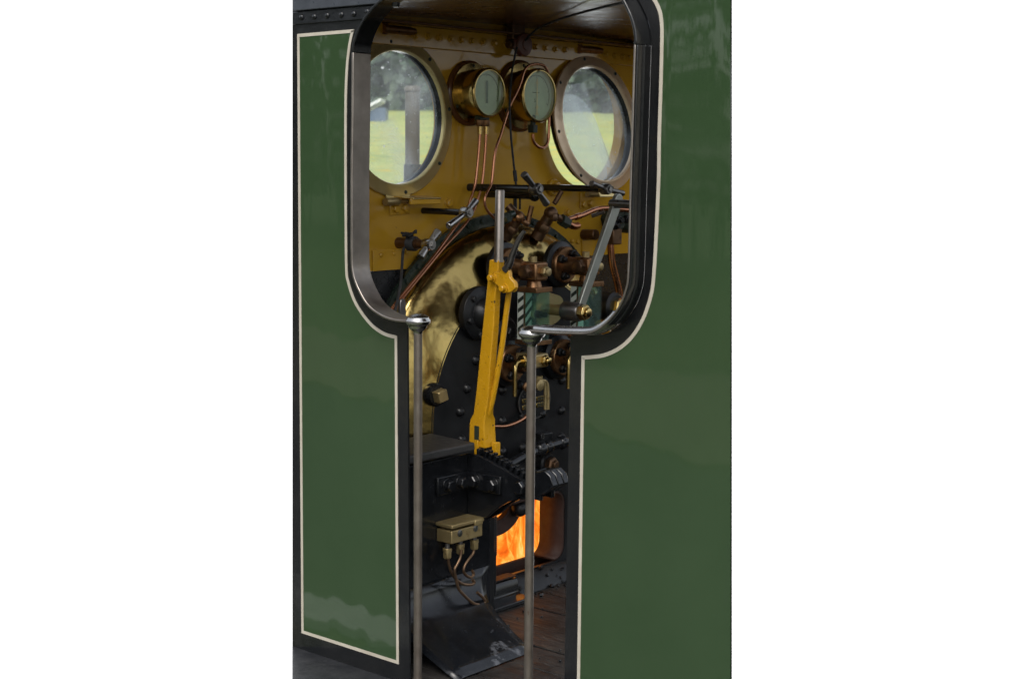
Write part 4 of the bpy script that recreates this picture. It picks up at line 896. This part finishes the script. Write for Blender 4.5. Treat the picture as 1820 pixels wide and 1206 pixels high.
def oil(label, px, x, st): pipe(label, px, x, .0046, mat('oily_copper', (.16, .10, .06), (.24, .15, .09), (.3, .45), .9, 30, spots=[(24, .6, .15, (.07, .05, .035))]), 'oil_pipe', 'lubricator oil pipes')
oil('thin oil pipe from the left end of the lubricator box, curling to the right', [(796, 984), (797, 998), (801, 1013), (807, 1024), (815, 1033), (826, 1038), (838, 1038), (843, 1034), (840, 1030)], X0 + .04, 0)
oil('thin oil pipe from the middle of the lubricator box, drooping lowest', [(820, 976), (818, 990), (812, 1003), (808, 1012), (811, 1030), (815, 1045), (822, 1054), (832, 1064), (843, 1072), (855, 1073.5), (862, 1068), (857, 1060), (848, 1052)], X0 + .05, 0)
oil('thin oil pipe from the right end of the lubricator box with a small loop', [(843, 968), (841, 982), (833, 993), (826, 1004), (824, 1014), (829, 1022), (837, 1025), (842, 1020), (839, 1013)], X0 + .035, 0)

# black curved chute
ch = thing('sand_chute', 'scuffed black curved steel sheet sloping from the black box to the floor', 'chute', (X0 + .15, .3, FL))
prof = [(X0 + .003, .262), (X0 + .006, .235), (X0 + .014, .208), (X0 + .030, .184), (X0 + .055, .166), (X0 + .11, .141), (X0 + .17, .118), (X0 + .235, .097), (X0 + .285, .083)]
rings = []
for i, (x, z) in enumerate(prof):
    t_ = i / (len(prof) - 1); ya = .115 - .04 * t_; yb = yr - .012 - .125 * t_ ** 1.15
    rings.append([V((x, ya + (yb - ya) * j / 14, z + .0015 * noise.noise((i * .5, j * .4, 1)) - (.006 if j == 0 else 0))) for j in range(15)])
MB().loft(rings, closed=False).build('sheet', CHUTE, ch, solid=.004)

# ================================================================== firehole door gear, ledge, flames
b = MB(); rng = random.Random(2)
fl_o = []
for layer, (xx, amp) in enumerate(((BH - .31, .03), (BH - .30, .06))):
    rows = []
    for i in range(26):
        z = .02 + .62 * i / 25
        rows.append([V((xx + amp * noise.noise((j * .22, i * .16, layer * 7)), .50 + 1.1 * j / 40, z)) for j in range(41)])
    if layer == 0: b.loft(rows, closed=False)
# flame tongues: fat lumpy bodies
for k in range(9):
    base = V((BH - .17 - .04 * rng.random(), .60 + .065 * k + rng.uniform(-.02, .02), .03)); h = rng.uniform(.16, .36); r = rng.uniform(.035, .06); ph = rng.uniform(0, 6)
    b.tube([base, base + V((.0, .015 * math.sin(ph), h * .35)), base + V((0, .03 * math.sin(ph + 1), h * .7)), base + V((0, .04 * math.sin(ph + 2), h))], r, 14, 5, rr=lambda t, r=r: r * (1 - t) ** .7 * (1 + .25 * math.sin(9 * t)) + .003)
tag(b.build('flames', FIRE), 'orange flames filling the open firehole', 'fire')
fbx = MB()
for c_, s_ in (((-3.335, .455, .33), (.24, .02, .66)), ((-3.335, 1.645, .33), (.24, .02, .66)), ((-3.335, 1.05, .65), (.24, 1.17, .02)), ((-3.335, 1.05, .012), (.24, 1.17, .02)), ((-3.465, 1.05, .33), (.02, 1.21, .66))): fbx.box(c_, s_)
fbx.build('firebox_shell', SOOT, bh)
dr = thing('firehole_door', 'black iron firehole door ring hanging in front of the flames', 'firehole door', (BH - .03, .75, .35))
b = MB(); ctr = PX(886, 902, BH - .05); ro = (PX(931, 902, BH - .05).y - ctr.y); ri = (PX(908, 902, BH - .05).y - ctr.y)
pts_o = [ctr + V((0, ro * .98 * math.cos(a), -.095 * math.sin(a))) for a in [R(-10 + 200 * i / 30) for i in range(31)]]
pts_i = [ctr + V((0, ri * math.cos(a), -.050 * math.sin(a) + .008)) for a in [R(190 - 200 * i / 30) for i in range(31)]]
b.prism(pts_o + pts_i, (-.025, 0, 0)).build('ring', SOOT, dr, bevel=.004)
MB().ball(PX(923, 903, BH - .03), .028, seg=20).build('pivot_boss', IRON, dr)
b = MB(); b.cyl(PX(880, 893, BH - .03), PX(935, 888, BH - .03), .014); b.build('hinge_bar', IRON, dr)
sp = thing('door_spring', 'dark coil spring standing at the left edge of the firehole', 'spring', PX(877, 985, BH + .05))
yz0, yz1 = PX(876.5, 985, BH + .05), PX(876.5, 905, BH + .05)
pts = [V((yz0.x + .010 * math.cos(i * math.pi / 4), yz0.y + .010 * math.sin(i * math.pi / 4), yz0.z + (yz1.z - yz0.z) * i / 176)) for i in range(177)]
MB().tube(pts, .0030, 6, 1).build('coil', IRON, sp)
MB().cyl(yz0 - AZ * .13, yz0 + AZ * .01, .010).build('rod', IRON, sp)
post = MB().box((X0 - .012, yr + .012, .29), (.02, .022, .42)).build('door_post', IRON, bevel=.002); tag(post, 'black upright bar at the edge of the black box beside the spring', 'post')
# ledge below the firehole
ld = thing('firehole_ledge', 'rust-topped black stepped ledge below the firehole', 'ledge', (BH + .05, .85, FL))
def ext(profile, y0, y1, name, m, bevel=.003):
    return MB().prism([V((x, y0, z)) for x, z in profile], (0, y1 - y0, 0)).build(name, m, ld, bevel=bevel)
ly0 = .60; ly1 = PX(921, 1035, BH + .045).y
ext([(BH + .001, FL), (BH + .001, .150), (BH + .040, .145), (BH + .046, .135), (BH + .048, FL + .022), (BH + .060, FL + .016), (BH + .105, FL + .014), (BH + .107, FL)], ly0, ly1, 'step', BLACK, .003)
MB().box((BH + .021, (ly0 + ly1) / 2, .152), (.038, ly1 - ly0 - .004, .004)).build('rusty_top', RUST, ld)
ext([(BH + .001, FL), (BH + .001, .138), (BH + .02, .128), (BH + .05, FL + .012), (BH + .055, FL)], ly1 + .003, 1.32, 'apron', IRON)
b = MB(); rng = random.Random(11)
for k in range(46):
    y = rng.uniform(ly1 - .02, 1.15); x = BH + rng.uniform(.01, .10); s_ = rng.uniform(.003, .011)
    zz = .138 if x < BH + .02 else (.128 - (x - BH - .02) / .03 * .04 if x < BH + .05 else FL + .004)
    b.lathe((x, y, zz + s_ * .3), V((rng.uniform(-1, 1), rng.uniform(-1, 1), 1)), [(-s_ * .7, s_ * .4), (0, s_), (s_ * .6, s_ * .5)], 5, rng.random())
for k in range(60):
    s_ = rng.uniform(.0015, .006); x = rng.uniform(-2.98, -2.4); y = rng.uniform(.3, 1.0)
    b.lathe((x, y, FL + s_ * .4), V((rng.uniform(-1, 1), rng.uniform(-1, 1), 1)), [(-s_ * .7, s_ * .4), (0, s_), (s_ * .6, s_ * .5)], 5, rng.random())
cr = b.build('coal_crumbs', IRON, sharp=10); struct(cr, 'stuff'); cr['label'] = 'coal crumbs scattered along the ledge and boards below the firehole'
# dark arm and block right of the handrail
t = thing('damper_arm', 'black knobbly arm slanting up to the right below the oval plate', 'arm', PX(980, 792, BH + .05))
MB().tube([PX(905, 826, BH + .05), PX(930, 812, BH + .05), PX(955, 800, BH + .05), PX(985, 790, BH + .05), PX(1008, 783, BH + .05)], .017, 12, 4).build('bar', BLACKW, t)
b = MB()
for q, r in (((961, 797), .026), ((974, 793), .022), ((1001, 785), .022)): MB().ball(PX(*q, BH + .055), r, seg=16).build('knuckle', BLACKW, t)
t = thing('pinch_bolt', 'brown hexagon bolt below the black arm, just right of the handrail', 'bolt', PX(963, 821, BH + .03))
p = PX(961, 821, BH); MB().lathe(p, AX, [(0, .036), (.03, .036), (.036, .03)], 28).build('washer', IRON, t); b = MB(); b.hexa(p + AX * .036, AX, .025, .024, .3); b.lathe(p + AX * .06, AX, [(0, .014), (.01, .012)], 16); b.build('head', DKBRONZE, t, bevel=.0015)
tag(MB().prism([PX(*q, BH + .05) for q in ((955, 836), (985, 826), (1008, 838), (1008, 858), (960, 868))], (-.045, 0, 0)).build('iron_block', BLACKW, bevel=.003), 'black iron block behind the end of the quadrant', 'block')
pipe('thin copper pipe leaving the lever foot towards the right handrail', [(868, 757), (883, 757.5), (898, 757), (912, 753), (925, 747), (936, 739), (945, 728)], BH + .03, .0062)
# steel tongue over the left knob
a_ = PX(716, 562, -3.0); tg = [PX(*q, -2.95) for q in ((711.5, 575), (711.5, 539), (713, 533), (717, 530.5), (720.5, 533), (722, 539), (722, 575))]
tag(MB().prism(tg, (-.010, 0, 0)).build('steel_tongue', DKSTEEL, bevel=.002), 'small upright steel tongue behind the left handrail knob', 'tongue')

# ================================================================== floor and running plate
fl = MB(); rng = random.Random(9)
y = .012; w_ = .145
while y < 1.6:
    x1 = rear(y + w_) - .03; x0_ = -3.22
    fl.box(((x0_ + x1) / 2, y + w_ / 2, FL - .02 + rng.uniform(-.0015, .0015)), (x1 - x0_, w_ - .005, .04)); y += w_
fo = fl.build('floor', WOOD, bevel=.002); struct(fo)
rp0 = PZ(519.5, 1140, .064); 
q0_ = PZ(519.2, 1147.3, .064); q = [V((q0_.x, .03, .064)), q0_, PZ(519.2, 1260, .064), V((-2.2, -.42, .064)), V((-2.2, 0, .064))]
q[4].y = .03
struct(MB().prism(q, (0, 0, -.012)).build('running_plate', DECK, bevel=.002))
struct(MB().box((-2.5, .88, .02), (1.4, 1.74, .02)).build('underfloor', IRON)) if False else None

# ================================================================== handrails with knobs
def handrail(label, px, arm):
    top = PY(*px, -.024); t = thing('handrail', label, 'handrail', (top.x, -.024, .0), 'doorway handrails')
    zt_ = 1.045
    MB().cyl(V((top.x, -.024, -.25)), V((top.x, -.024, zt_)), .0113, seg=28).build('pole', POLE, t)
    o = V((top.x, -.024, 1.078)); k = 1.0
    MB().lathe(o, AZ, [(-.038, .0115), (-.032, .013), (-.026, .022), (-.020, .0255), (-.016, .0265), (-.014, .030), (-.008, .0335), (-.002, .0335), (.003, .029), (.006, .029), (.011, .020), (.0135, .010), (.014, 0)], 40).build('knob', BRIGHT, t, sharp=60)
    return t
hl = handrail('left steel handrail pole with a rounded knob, beside the narrow green panel', (743, 572), False)
hr = handrail('right steel handrail pole with a rounded knob joined to the curved steel arm', (945, 588), True)
